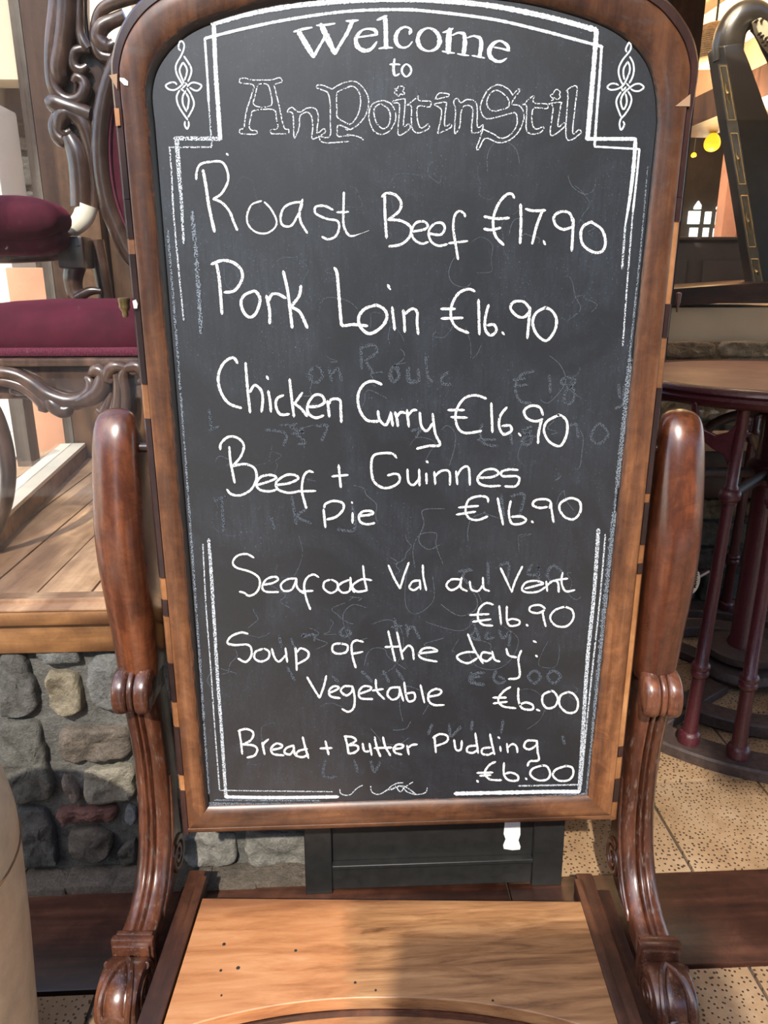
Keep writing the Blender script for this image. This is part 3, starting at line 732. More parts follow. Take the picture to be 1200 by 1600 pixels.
k = Ink()   # Welcome / to
k.z('W', 6, '110,262,62 185,390,72 265,522,56', '265,528,40 320,430,36 388,315,34', '345,190,62 410,330,76 488,490,56', '488,494,40 560,370,42 620,270,46 672,150,50', taper=.8)
k.z('W', 4, '62,264,30 150,238,34 248,220,26', '298,198,24 400,192,30 488,178,24', '604,152,24 670,152,34 732,144,22')
k.z('W', 4, '728,322,24 830,308,26 930,292,34', '925,292,40 905,248,50 840,234,28 780,246,28 732,290,44 706,350,52 730,425,60 800,462,50 870,440,44 925,368,20')
k.z('W', 8, '1012,120,58 1018,220,56 1020,330,56 1022,430,60', '928,142,26 970,125,40 1025,100,36', '945,440,18 1020,428,34 1090,432,18')
k.z('X', 4, '135,280,56 145,240,34 90,214,26 25,245,42 -12,320,56 5,395,48 60,430,30 120,415,22 160,368,20')
k.z('X', 4, '330,226,22 250,265,48 218,345,54 250,430,46 335,466,22 420,430,46 446,345,58 410,265,48 330,226,22')
k.z('X', 8, '548,240,66 540,350,74 535,478,66', '700,280,40 710,370,58 695,500,50', '870,325,36 880,400,54 862,522,48')
k.z('X', 4, '580,300,24 640,275,28 705,285,44', '735,328,24 800,308,24 872,330,44', '472,466,18 535,480,26 600,486,18', '632,494,18 690,505,26 750,512,18', '782,512,16 850,525,26 915,538,16', '480,272,20 540,255,36 584,230,24')
k.z('X', 4, '1012,425,22 1090,440,24 1172,462,30', '1165,455,36 1150,405,46 1080,360,26 1010,385,44 966,450,56 972,520,54 1030,568,42 1090,572,32 1145,540,16')
k.z('W', 4, '1110,548,26 1100,620,34 1102,690,32 1120,722,26 1162,700,20', '1060,605,20 1110,602,26 1165,606,20')
k.z('X', 4, '100,602,22 58,640,28 56,690,28 98,732,22 142,695,28 146,640,28 100,602,22')
k.done('chalk_word', 'paintline')

k = Ink()   # outlined name
w = 2.3
k.z('1', w, '60,115 65,90 110,80 200,100 300,100 400,98 470,76 500,90 500,122 430,145 428,180 470,350 510,540 535,608 572,615 575,650', '60,115 75,132 205,155 190,250 140,400 115,540 108,602 68,615 65,650 110,662 232,665 240,630 185,622 162,580 185,470 215,418 415,410 445,500 458,600 388,622 390,655 420,660 545,660',
    '260,150 350,148 385,230 400,340 370,375 280,382 208,350 230,240 260,150')
k.z('1', w, '560,430 605,385 680,435 760,395 830,390 870,425 882,500 870,650 940,608 948,650 840,712 815,700 825,590 815,490 780,440 740,440 690,480 685,580 660,660 630,702 625,560 612,445 560,430')
k.z('1', w, '1025,195 930,155 872,155 868,182 940,210 985,240 1005,350 1008,560 1010,660 980,700 900,690', '1025,195 1120,140 1210,112', '1210,170 1110,210 1075,250 1075,400 1080,485 1140,530 1210,565', '1210,612 1100,570 1080,600 1080,675 1110,690 1210,678', '885,695 920,745 1000,755 1200,740')
k.z('2', w, '20,52 70,45 130,65 200,140 240,240 225,360 160,470 70,540 25,555 0,545', '20,105 60,98 110,120 150,190 155,290 130,390 80,470 40,495 10,485', '15,602 100,615 170,640 185,665', )
k.z('2', w, '365,250 280,285 245,370 250,470 300,570 380,600 460,560 515,470 520,380 480,290 420,255 365,250', '350,285 300,330 300,410 330,490 390,540 450,500 465,400 440,330 390,295 350,285')
k.z('2', w, '500,250 605,230 620,250 612,380 605,512 660,490 668,540 580,605 545,590 550,480 560,290 500,270 500,250')
k.z('2', 2, '545,105 570,97 605,105 608,125 595,150 615,170 600,190 575,178 545,210 535,185 510,170 515,150 537,145 512,125 545,120 545,105')
k.z('2', w, '640,295 750,210 760,178 765,245 880,255 890,285 870,315 755,308 745,420 770,520 800,532 860,488', '640,295 685,310 685,450 700,550 760,585 860,545 872,510')
k.z('2', w, '925,290 960,275 1040,265 1050,290 1035,400 1035,512 1090,495 1100,525 970,590 965,560 990,450 995,340 925,290', '935,232 975,172 1075,180 1065,205 935,235')
k.z('B', w, '290,425 305,410 320,428 345,415 375,420 388,445 390,528 412,520 405,545 370,555 365,530 370,460 355,440 330,445 320,475 316,525 295,555 298,460 290,425')
k.z('3', w, '475,192 430,130 340,85 280,95 210,145 150,260 140,350 200,435 350,410 490,375 520,430 510,520 440,610 350,640 280,600 165,545', '165,545 130,650 98,740 120,755 190,640 320,685 430,665 530,580 590,440 580,350 540,300 468,285 480,240 545,150 535,125 475,192', '430,240 380,180 300,140 230,190 205,290 260,355 350,345 430,310 430,240')
k.z('3', w, '580,290 690,200 695,272 830,285 830,330 700,325 675,400 680,500 720,545 790,520 800,550', '580,290 620,315 615,540 660,592 740,590 800,550')
k.z('3', w, '845,285 975,265 975,295 945,515 1010,480 1015,520 870,605 895,320 845,285', '1030,145 1140,102 1120,340 1100,585 1165,550 1180,590 1035,640 1050,180 1030,145')
k.z('3', 2, '870,250 900,235 870,205 870,185 895,180 910,145 935,130 955,145 970,160 960,185 970,210 940,235 900,215')
k.done('chalk_word', 'rough')

for key, st in (('N', ['320,240 290,200 300,120 335,90 370,130 375,200 330,320 270,420 245,500 260,600 310,700 355,775', '375,330 430,410 485,510 485,600 440,720', '375,750 310,580 318,500 360,425', '360,425 410,500 420,580 385,700', '260,770 230,738 160,742 90,785 130,840 210,858 280,830 340,775',
      '430,800 480,750 540,740 610,760 650,795 600,860 540,862 470,820', '305,860 260,960 280,1080 340,1190 430,1320', '420,830 480,920 530,1050 510,1150 440,1280', '400,870 355,960 360,1080 415,1190', '405,905 450,1000 430,1160', '390,1350 388,1410 425,1465 450,1410 445,1350', '350,825 405,775', '330,838 370,872', '400,745 425,775']),
      ('O', ['440,260 430,210 485,110 510,180 480,260 390,370 330,480 315,580 340,690 385,780', '490,335 540,430 555,550 530,660 485,745', '405,690 390,600 400,510 460,415', '460,415 490,490 485,580 440,690 395,770 340,820 260,850 180,850 140,810 190,762 260,755 310,780', '365,825 380,868 428,812', '440,755 480,798',
       '510,842 560,870 640,870 710,815 650,762 570,768 500,812 430,870 370,950 350,1050 390,1160 440,1070 440,980 425,920', '350,890 290,990 285,1090 350,1270', '465,880 515,980 495,1100 420,1230 350,1310 330,1400 355,1480 405,1400 388,1350'])):
    k = Ink(); k.z(key, 3.4, *st, rag=.06); k.done('chalk_knot', 'paintline', gx=9, gy=9)

k = Ink(); w = 4.4
k.z('C', w, '80,150 82,115 100,80 150,68 200,70 225,110 228,160 200,215 160,243', '160,243 200,260 235,300 255,350 272,388', '225,33')
k.z('C', 5.6, '112,108 125,180 140,280 165,395'); k.z('C', 3.4, '385,252 340,270 318,320 325,365 360,398 410,403 450,375 455,340 430,290 400,258')
k.z('C', 4.2, '575,265 530,262 490,285 475,330 485,365 520,370 545,340 575,265', '578,245 565,300 570,350 600,402', '720,293 680,275 640,280 640,310 690,335 740,345 750,375 735,415 700,432 670,420', '772,212 770,300 772,370 800,415 850,405,2.5 890,390,2', '740,305 792,303')
k.z('C', 5, '963,225 965,320 972,425', '950,232 975,215 1015,225 1040,260 1030,300 980,340', '980,340 1040,345 1085,375 1080,420 1040,455 985,465')
k.z('D', 4.4, '135,395 190,385 205,365 185,348 150,355 130,390 140,430 175,452 205,445', '215,405 265,410 285,380 270,355 235,360 210,395 220,440 255,462 295,455', '380,325 375,310 350,300 330,325 325,380 335,450 347,525', '305,450 390,440')
k.z('D', 5, '610,238 600,220 575,222 540,260 515,320 512,370 525,420 560,457', '470,325 525,335 585,332', '468,382 500,388 545,378', '640,268 642,350 638,450', '665,290 700,298 755,296', '742,300 715,370 695,452', '748,440 755,455', '885,350 870,310 830,302 797,325 805,365 840,385 880,375', '888,335 885,400 880,485', '975,348 935,370 922,410 935,460 985,493 1025,485 1038,440 1020,385 970,350')
k.done('chalk_word', 'chalk')
k = Ink()
k.z('E', 5.5, '100,45 115,130 130,318', '72,45 130,25 190,35 235,75 240,130 200,190 145,200', '300,195 255,215 235,255 250,310 285,338 320,310 340,240 315,195 285,200', '375,220 392,300 393,370', '385,250 405,212 440,210 480,232', '468,85 490,180 505,290 517,395', '565,165 555,220 510,280', '510,280 555,305 578,345 600,395',
    '750,65 765,100 775,220 785,340 795,383 850,378 930,385', '985,270 920,290 885,335 890,385 930,425 970,420 1020,380 1040,330 1020,290 975,268', '1045,160 1057,182')
k.z('F', 5, '38,240 50,345', '90,255 95,300 97,355', '95,275 130,248 155,262 155,310 160,365', '425,165 395,155 350,175 318,230 315,290 340,335 395,360', '268,248 332,248', '270,293 368,290', '443,205 447,367', '490,230 475,290 475,345 500,372 527,350 515,322 485,325', '555,358 562,367',
    '682,245 655,215 610,215 593,245 625,282 660,285 685,255', '685,240 672,385', '760,240 715,265 697,310 715,365 760,397 800,350 808,295 785,255 755,242')
k.done('chalk_word', 'chalk')
k = Ink()
k.z('E', 5, '215,590 190,560 140,590 110,660 120,740 165,810 235,838', '260,590 270,720 285,862', '285,750 310,712 345,740 355,790 348,858', '385,745 395,800 400,858', '377,664 384,678', '468,768 435,785 427,825 450,872 500,872', '503,680 515,790 527,885', '572,755 530,815', '530,815 565,840 598,882', '610,832 660,828 695,805 680,770 640,768 605,815 605,865 645,892 688,880', '712,800 722,885', '718,820 735,790 780,795 785,850 788,915',
    '1010,708 960,690 910,710 880,770 890,850 930,905 990,912', '990,855 1000,905 1035,930 1062,870', '1060,862 1072,935', '1085,862 1095,900 1100,938', '1095,885 1115,862 1138,866', '1150,850 1160,940', '1155,880 1180,852 1202,850')
k.z('F', 4.6, '168,735 175,795 200,820 228,785', '228,740 240,830 262,885 210,890 155,903', '478,668 430,653 380,665 345,710 335,760 350,810 385,830 455,820', '300,722 375,722', '315,755 388,758', '503,690 508,825', '575,710 545,750 540,800 560,835 597,820 590,795 555,797', '632,832 640,842', '745,745 730,710 690,702 657,725 670,760 710,775 742,765', '738,768 725,830 722,877', '820,745 765,775 750,820 775,870 825,890 855,840 858,780 835,750 815,745')
k.done('chalk_word', 'chalk')
k = Ink()
k.z('G', 4.4, '170,135 178,220 200,332', '120,150 125,115 165,80 215,85 250,125 235,185 190,240', '190,240 260,230 310,255 320,310 290,370 230,402 180,395 158,370', '325,345 390,325 430,305 400,290 345,300 320,340 340,372 395,380 430,370', '430,345 500,335 550,310 530,290 480,292 430,330 440,370 500,388 560,378', '632,275 605,270 580,300 570,370 580,420 595,472', '550,380 645,378', '773,235 785,358', '738,297 823,290', '1092,195 1070,172 1010,170 965,185 953,240 965,320 1010,358 1060,358 1105,330 1108,295 1085,283 1045,292',
    '690,480 700,578', '695,470 700,450 745,433 795,445 798,480 760,520 710,535', '850,500 850,553', '846,440 848,444', '890,515 940,510 965,500 945,488 905,492 885,520 895,550 930,562 970,555')
k.z('H', 4.2, '122,245 128,310 155,325 185,290', '183,245 185,328', '220,265 222,318', '225,205', '262,258 267,322', '265,280 300,252 340,258 343,325', '375,255 382,322', '380,280 405,240 440,235 447,325', '495,288 560,285 597,265 570,243 520,252 488,290 500,320 545,332 605,330', '697,248 650,245 612,258 620,280 690,280 705,300 685,332 630,333',
    '543,415 535,390 490,385 440,405 425,460 445,500 490,508 538,490', '390,443 490,435', '378,480 475,465', '592,395 605,460 620,532', '660,410 650,470 665,525 710,528 740,510 715,490 665,492', '772,517', '850,440 810,445 775,430 790,405 840,400 868,415 862,445', '868,415 875,470 883,520', '960,395 920,420 915,455 945,495 990,503 1022,465 1020,415 985,395 955,397')
k.done('chalk_word', 'chalk')
k = Ink()
k.z('I', 3.8, '305,75 265,55 215,65 190,100 210,130 290,155 335,190 335,240 310,275 275,285 255,270 228,263', '355,225 410,215 440,195 420,180 375,195 352,235 370,262 440,265', '540,190 490,195 455,225 470,258 515,250 540,195', '540,190 545,240 580,272', '662,183 635,168 600,185 583,230 595,300 617,360', '560,262 630,258', '725,197 695,210 692,245 730,270 765,250 765,215 735,197', '830,198 790,215 770,240 795,268 835,255 838,185', '838,185 845,240 860,265', '955,200 900,195 850,230 875,262 932,255', '908,120 915,190 928,250', '1048,118 1080,190 1112,245', '1112,245 1135,170 1160,103')
k.z('J', 3.8, '185,190 150,195 132,225 155,240 185,222', '186,188 190,235', '202,110 205,170 220,240', '400,185 350,185 325,215 350,240 390,220 405,175', '405,175 400,225 432,245', '447,195 455,235 490,245 515,215', '515,175 520,230 548,245', '607,125 640,195 665,250,6', '665,250 685,190 720,118', '735,232 800,215 830,205 790,192 740,200 718,235 745,252 800,248 840,225', '845,195 850,245', '850,215 880,192 905,200 910,250', '930,150 925,200 945,245 992,240', '893,188 955,180',
    '568,315 530,308 495,340 490,390 515,420 565,425', '447,370 545,365', '462,405 555,392', '600,322 610,418', '640,325 640,390 655,425 700,420 705,400 670,390 645,397', '745,422', '835,345 800,360 760,350 765,325 810,318 838,335', '825,350 832,390 842,428', '945,325 890,345 865,385 895,425 950,428 985,390 980,345 940,325')
k.done('chalk_word', 'chalk')
k = Ink()
k.z('I', 3.9, '272,495 235,488 180,510 160,545 200,557 270,555 292,580 290,620 260,650 220,632', '355,578 315,595 310,630 345,648 385,630 390,595 365,577', '405,578 420,625 445,648 480,615', '480,575 490,650', '535,572 540,640 542,695', '540,600 565,575 605,595 600,630 545,662', '790,548 745,555 740,590 770,605 815,595 822,560 785,548', '908,540 870,532 845,555 850,620 868,682', '850,605 905,595', '1047,480 1065,560 1085,645', '1030,568 1110,565')
k.z('J', 3.9, '68,460 85,540 98,600', '95,562 125,530 148,545 155,600', '180,570 250,562 278,555 240,540 200,548 182,580 210,600 275,612', '485,595 440,620 400,610 380,585 420,565 475,562', '437,470 470,550 515,620', '558,570 515,565 505,595 535,610 562,590', '563,560 575,600 602,612', '637,545 650,580 690,590', '715,555 700,600 705,690 650,703', '778,505 792,512', '794,583',)
k.done('chalk_word', 'chalk')
k = Ink()
k.z('I', 3.9, '600,735 635,795 668,848', '668,848 690,790 705,728', '722,820 760,805 775,790 745,785 720,810 730,840 780,850', '850,785 805,785 785,810 815,835 845,815 850,788', '850,785 862,850 855,905 825,925 793,910', '890,825 945,805 950,788 910,785 885,815 895,850 960,855', '978,748 985,810 1025,855', '960,808 1018,800', '1105,790 1060,795 1042,830 1070,858 1105,840 1110,788', '1108,790 1130,865')
k.z('J', 3.9, '105,720 115,790 130,820 160,808 155,775 115,780', '190,735 210,825', '232,795 285,785 298,765 270,755 235,775 232,815 260,838 312,838', '658,745 620,770 595,810 620,845 685,855', '568,800 635,800', '570,830 640,822', '700,750 700,810 720,855 770,862 775,840 740,825 705,838', '795,862 810,868', '870,765 830,785 825,825 850,855 890,845 905,805 885,770 865,765', '960,770 920,790 915,840 955,878 1000,870 1010,820 985,780 955,770')
k.done('chalk_word', 'chalk')
k = Ink()
k.z('K', 4, '225,395 235,460 242,522', '220,395 265,385 302,405 290,445 245,470', '245,470 300,475 325,495 310,530 270,542', '352,460 358,490 365,525', '355,480 362,462 385,442', '405,500 450,490 462,475 430,465 402,490 412,522 470,530', '525,475 485,490 475,515 505,525 525,500', '525,475 530,520 545,535', '575,430 590,490 607,545', '600,495 555,505 540,530 575,540 605,525', '700,452 718,525', '672,492 735,490', '808,425 820,470 828,520', '805,425 850,430 868,450 825,475', '825,475 870,475 882,495 860,515 832,520', '905,465 915,505 940,508', '943,465 955,528', '972,430 985,490 1003,535', '1018,430 1030,480 1058,530', '970,490 1065,487', '1078,495 1120,490 1130,475 1100,470 1078,490 1085,515 1120,525', '1150,475 1160,525', '1152,495 1175,474 1205,470')
k.z('L', 3.9, '262,400 270,485', '255,410 290,390 330,400 325,430 270,452', '365,420 375,470 400,470 405,425', '475,385 485,450 490,488', '480,450 440,455 432,480 460,488 485,475', '552,390 562,440 575,495', '555,460 515,465 510,490 540,498 570,485', '605,455 608,478', '598,408', '640,440 645,485', '643,460 670,442 690,455 695,485', '795,425 745,425 730,455 755,470 790,450 797,425', '797,425 800,480 805,525 760,532 748,555',
    '580,535 550,550 525,590 550,625 610,630', '485,592 565,590', '500,607 555,603', '625,540 625,600 650,630 695,630 695,605 660,590 630,597', '740,622', '487,635', '825,553 775,570 762,600 795,628 845,628 865,600 850,560 820,553', '950,555 895,575 880,605 910,632 960,630 985,600 980,565 945,555')
k.done('chalk_word', 'chalk')
# traces of earlier, wiped writing
k = Ink(-.00032); w = 5.5
k.z('E', w, '645,608 615,640 620,685 655,698 685,660 665,615 640,608', '720,620 735,690', '735,650 770,620 790,690', '895,500 900,620', '895,510 960,490 985,530 920,575', '920,575 960,640', '1085,605 1060,640 1075,690 1105,670 1100,620 1080,605', '1160,610 1165,680 1200,690')
k.z('F', w, '45,520 25,560 45,590 70,560 45,520', '110,530 115,590 160,590', '160,530 165,590', '195,475 205,560 230,590', '300,545 270,570 280,600 310,600', '700,540 640,560 615,620 640,680 690,690', '605,580 660,575', '610,610 670,605', '775,560 780,640', '880,570 840,575 835,600 890,625 885,680 850,690 850,640 895,590 880,570', '460,790 450,830 470,880 530,890', '440,862 520,860', '590,810 600,880', '690,800 650,820 690,850 680,885 645,870 690,820', '860,800 900,790 910,850', '1000,790 970,850 1010,880 1050,840 1030,800 1000,790', '1100,600 1105,660 1125,660', '1125,610 1120,690 1085,715', '20,745 60,740', '130,820 170,810 150,850')
k.z('E', w, '60,850 70,940', '110,940 60,960', '450,935 500,930', '540,925 510,945 580,970 520,980', '650,935 715,935'); k.z('G', w, '85,430 150,410', '130,420 140,600', '515,410 540,560', '590,480 545,520 620,555', '400,520 420,590', '770,590 860,590 850,460', '370,40 480,60 470,130', '580,30 540,60 590,110 550,120', '650,20 710,20 680,100')
k.z('H', w, '440,760 410,800 440,840', '390,775 460,768', '540,730 545,840', '600,745 650,735 640,830', '770,740 750,790 800,790 805,740 805,830', '880,745 850,800 890,830 930,790 880,745', '610,380 625,500', '660,385 730,378 700,500')
k.z('J', w, '55,390 70,470', '40,435 90,425', '115,420 125,480', '120,455 150,430 185,490', '480,450 450,480 490,500', '470,420 500,500', '540,460 530,490 570,490', '600,450 620,490 655,460 650,530', '520,670 475,675 460,705 485,730 520,732', '450,695 500,690', '585,660 570,700 600,725 630,710 600,690', '785,660 750,690 785,725 815,690 785,660', '885,660 850,690 885,725 918,690 885,660')
k.z('I', w, '590,495 570,510 640,500 640,530', '800,460 780,490 810,510 840,490 820,470', '445,510 460,570', '510,520 530,570', '490,680 530,750', '740,730 770,760', '900,700 960,760', '1020,700 1050,760', '1090,690 1130,750')
k.z('L', w, '455,70 450,120 520,130', '250,340 230,390', '340,340 350,400 400,350', '460,320 455,370', '620,320 610,380', '930,400 940,440'); k.z('K', w, '700,560 690,640 760,650', '860,560 880,620', '950,560 970,620 1000,570')
k.done('wiped_writing', 'ghost', 'faint traces of wiped chalk writing', gx=6, gy=4)

rs = random.Random(5); k = Ink(-.00040)
for i in range(90):
    x0, y0 = rs.uniform(340, 930), rs.uniform(260, 1180); a = rs.uniform(0, 6.3); r = rs.uniform(12, 45); sw = rs.uniform(1.2, 4.5); e = rs.uniform(.4, 1)
    k.stroke([(x0+r*math.cos(a+sw*j/5)*e+j*rs.uniform(-3, 3), y0+r*math.sin(a+sw*j/5)) for j in range(6)], rs.uniform(.7, 1.3))
mb = MB()
for it in k.items: mb.add(it[1], it[2])
stuff(mb.build('chalk_scratches', M['scratch'], panel, 0, 'fine faint chalk scratches'))
# ---- posts with scroll feet
def leg(xfun, side):
    """side=-1: left of the board. Path of the front face in (Y,Z)"""
    post = None
    up = [(1.335, 1.050), (1.325, 1.074), (1.303, 1.088), (1.280, 1.082), (1.262, 1.060), (1.248, 1.025), (1.233, .963), (1.218, .88), (1.217, .81), (1.226, .735), (1.235, .668), (1.240, .60), (1.241, .575)]
    wid = [.050, .057, .065, .073, .079, .083, .087, .089, .089, .087, .084, .079, .074]
    dep = [.03, .036, .045, .058, .072, .084, .094, .10, .10, .098, .094, .088, .085]
    def frames(pl):
        out_ = []
        for i, p in enumerate(pl):
            a, c = pl[max(i-1, 0)], pl[min(i+1, len(pl)-1)]; ty, tz = c[0]-a[0], c[1]-a[1]; L = math.hypot(ty, tz)
            out_.append((-tz/L*-1, ty/L*-1) if False else (tz/L, -ty/L))       # normal pointing to the front (-Y) for a downward path
        return out_
    def sweep(mb, pl, wd, dp, fn, seg=20):
        rings = []
        nr = frames(pl)
        for (y, z), (ny, nz), w, d_ in zip(pl, nr, wd, dp):
            r = []
            for k in range(seg+1):
                u = -1+2*k/seg; h = fn(u)*d_; x = xfun(z)+u*w/2
                r.append(Vector((x, y-ny*(h-d_), z-nz*(h-d_)) if False else (x, y+(d_-h)*(-ny), z+(d_-h)*(-nz))))
            r += [Vector((xfun(z)+w/2*.96, y-ny*d_, z-nz*d_)), Vector((xfun(z)-w/2*.96, y-ny*d_, z-nz*d_))]
            rings.append(r)
        mb.loft(rings)
    pu = crom(up, .012); 
    # interpolate widths along the resampled path
    def interp(pl, ctrl, vals):
        L = [0];
        for i in range(1, len(ctrl)): L.append(L[-1]+math.dist(ctrl[i-1], ctrl[i]))
        o_ = []
        acc = 0
        for i, p in enumerate(pl):
            if i: acc += math.dist(pl[i-1], pl[i])
            s = acc*L[-1]/max(1e-9, sum(math.dist(pl[j-1], pl[j]) for j in range(1, len(pl))))
            for j in range(1, len(L)):
                if s <= L[j]+1e-9: break
            t = (s-L[j-1])/(L[j]-L[j-1]); o_.append(vals[j-1]+(vals[j]-vals[j-1])*min(1, max(0, t)))
        return o_
    rounded = lambda u: .62+.38*math.sqrt(max(0, 1-abs(u)**2.2))
    mb = MB(); sweep(mb, pu, interp(pu, up, wid), interp(pu, up, dep), rounded); post = mb.build('post', M['post'], stand, 60)
    # domed top is closed by a rounded cap, pivot peg to the frame
    mb = MB(); mb.lathe([(.009, 0), (.009, .05)], (xfun(1.04)+(.02 if side < 0 else -.07), 1.288, 1.02), 14, 'x'); mb.build('pivot_peg', M['band'], stand)
    # collar: two fat lobes and a bead between, curling over to the front
    lobe = crom([(1.325, .575), (1.29, .594), (1.255, .599), (1.230, .592), (1.213, .575), (1.206, .550), (1.209, .528), (1.220, .518), (1.232, .524), (1.246, .545), (1.32, .535)], .006)
    for u0, u1, k_, d_ in ((-.037, -.009, .16, .018), (-.008, .003, .06, .008), (.004, .033, .16, .018)):
        if side > 0: u0, u1 = -u1, -u0
        mb = MB(); rings = []
        for k in range(11):
            t_ = -1+2*k/10; sc_ = 1-k_*(1-math.sqrt(max(0, 1-abs(t_)**2.4))); x = xfun(.55)+(u0+u1)/2+t_*(u1-u0)/2
            rings.append([Vector((x, 1.26+(y-1.26)*sc_+(.004 if d_ < .01 else 0), .555+(z-.555)*sc_)) for y, z in lobe])
        mb.loft(rings); mb.build('collar_lobe', M['carve'], stand, 60)
    mb = MB(); mb.box(xfun(.55)-.033, xfun(.55)+.033, 1.235, 1.325, .52, .585, .01); mb.build('collar', M['carve'], stand)
    # lower leg with three flutes sweeping forward
    lo = [(1.236, .535), (1.247, .48), (1.257, .41), (1.259, .34), (1.253, .265), (1.236, .20), (1.205, .148), (1.168, .120), (1.135, .107), (1.105, .102)]
    wl2 = [.066, .066, .065, .064, .064, .064, .064, .064, .065, .066]
    dl = [.085, .085, .082, .08, .078, .07, .062, .056, .05, .046]
    def fl(u):
        g = 0
        for c0, ww in ((-.16*-side-.10*side*0, .07), (.20*-side, .07)): g += .14*math.exp(-((u-c0)/ww)**2)
        return 1.0-.22*abs(u)**3.5-g
    pl = crom(lo, .012); mb = MB(); sweep(mb, pl, interp(pl, lo, wl2), interp(pl, lo, dl), fl, 32); mb.build('fluted_leg', M['carve'], stand, 50)
    # bracket filling the heel under the sweep and carrying the rear volute
    xf = xfun(.15)
    prof = [(1.32, .31), (1.336, .23), (1.338, .16), (1.330, .105), (1.30, .078), (1.16, .060), (1.115, .060), (1.13, .085), (1.175, .100), (1.22, .13), (1.262, .20), (1.28, .29)]
    mb = MB(); mb.prism([(xf-.030, y, z) for y, z in prof], (.060, 0, 0)); mb.build('bracket', M['carve'], stand, 30, bevel=.004)
    def spiral(cx, cy, cz, R, turns, w, name, hand=1, start=0):
        pts = []; rad = []
        n_ = int(40*turns)
        for i in range(n_+1):
            t = i/n_; a = start+hand*2*math.pi*turns*t; r = R*(1-t*.86); pts.append((cx, cy+r*math.cos(a), cz+r*math.sin(a))); rad.append(w*(1-.55*t))
        mb = MB(); mb.tube(pts, rad, 8, .7, (1, 0, 0)); return mb
    for sx in (-1, 1):
        sp = spiral(xf+sx*.031, 1.297, .122, .040, 2.1, .008, 'volute', -1, 1.9); sp.build('volute', M['carve'], stand)
        mb = MB(); mb.tube([(xf+sx*.031, y, z) for y, z in crom([(1.292, .33), (1.282, .25), (1.262, .18), (1.22, .118), (1.19, .098), (1.175, .084), (1.20, .086), (1.235, .108), (1.258, .15)], .01)], .005, 8); mb.build('scroll_bead', M['carve'], stand)
    # abacus block and the big foot scroll
    xk = xfun(.1)
    mb = MB()
    for (y0_, y1_, w, zt_) in ((1.100, 1.112, .070, .112), (1.086, 1.101, .080, .113), (1.078, 1.087, .070, .106)):
        mb.box(xk-w/2, xk+w/2, y0_, y1_, .02, zt_, .0035)
    mb.build('foot_block', M['carve'], stand)
    R = .056; cy, cz = 1.036, .050; mb = MB(); rings = []
    fp = [(1.086, .075)]+[(cy+R*1.05*math.cos(a)*1.0, cz+R*math.sin(a)*.9) for a in [.85+i*(math.pi*1.14+math.pi/2-.85)/18 for i in range(19)]]
    fp = [(y, max(.0, z)) for y, z in fp]+[(1.06, 0.0), (1.09, .0), (1.09, .05)]
    for u in (-1, -.9, -.3, 0, .3, .9, 1):
        s = 1 if abs(u) < .95 else .95
        ring = []
        for y, z in fp:
            ring.append(Vector((xk+u*.037, cy+(y-cy)*s, cz+(z-cz)*s)))
        rings.append(ring)
    mb.loft(rings); mb.build('foot_scroll', M['carve'], stand, 50)
    # leaf relief on the front of the foot
    def onfoot(u, a, lift=.0): return Vector((xk+u, cy+(R*1.05+lift)*math.cos(a), cz+(R*.9+lift)*math.sin(a)))
    for hh in (-1, 1):
        pts = [(0, 1.15), (.013*hh, 1.5), (.022*hh, 1.95), (.026*hh, 2.5), (.024*hh, 3.2)]
        mb = MB(); mb.tube([onfoot(u, a, .001) for u, a in crom(pts, .02)], .0062, 8); mb.build('leaf_edge', M['carve'], stand)
    mb = MB(); mb.tube([onfoot(u, a, .001) for u, a in crom([(-.022, 3.15), (-.010, 2.98), (0, 2.93), (.010, 2.98), (.022, 3.15)], .02)], .005, 8); mb.build('leaf_edge', M['carve'], stand)
    rr_ = []
    for a in [1.35+i*.1 for i in range(17)]:
        w = .018*math.sin(min(1, (a-1.25)/.9)*math.pi/2)
        rr_.append([onfoot(w*math.cos(q), a, .006*math.sin(q)-.002) for q in [math.pi*k/8 for k in range(9)]])
    mb = MB(); mb.loft(rr_, False, False); mb.build('leaf', M['carve'], stand, 60)
    for sx in (-1, 1):
        spiral(xk+sx*.0375, cy+.002, cz+.002, .042, 1.9, .007, 'v', -1, 1.2).build('volute', M['carve'], stand)
    return post
MB.turn = (math.radians(-3.3), .085, 1.235)
leg(lambda z: -.418, -1)
leg(lambda z: .580, 1)
# ---- base: side runners, shelf with hollow front, lower moulding
for s, x0, x1 in ((-1, -.386, -.330), (1, .472, .550)):
    mb = MB(); mb.box(x0, x1, .86, 1.30, .012, .036, .004); xa, xb = (x1-.036, x1) if s < 0 else (x0, x0+.036); mb.box(xa, xb, .86, 1.30, .034, .080, .004); mb.build('runner', M['runner'], stand)
    xi = x1 if s < 0 else x0
    mb = MB(); mb.box(xi-.009, xi+.009, .86, 1.275, .070, .0885, .003); mb.build('runner_moulding', M['runner'], stand)
def hollow(cy, ends, n=32):
    return [(-.323+.797*i/n, cy-(cy-ends)*abs(2*i/n-1)**2.2) for i in range(n+1)]
def slab(front, back, z0, z1, x0=-.318, x1=.469):
    poly = [(x, y) for x, y in front if x0 <= x <= x1]; poly = [(x0, poly[0][1])]+poly+[(x1, poly[-1][1])]+[(x1, back), (x0, back)]
    mb = MB(); mb.prism([(x, y, z1) for x, y in poly], (0, 0, z0-z1)); return mb
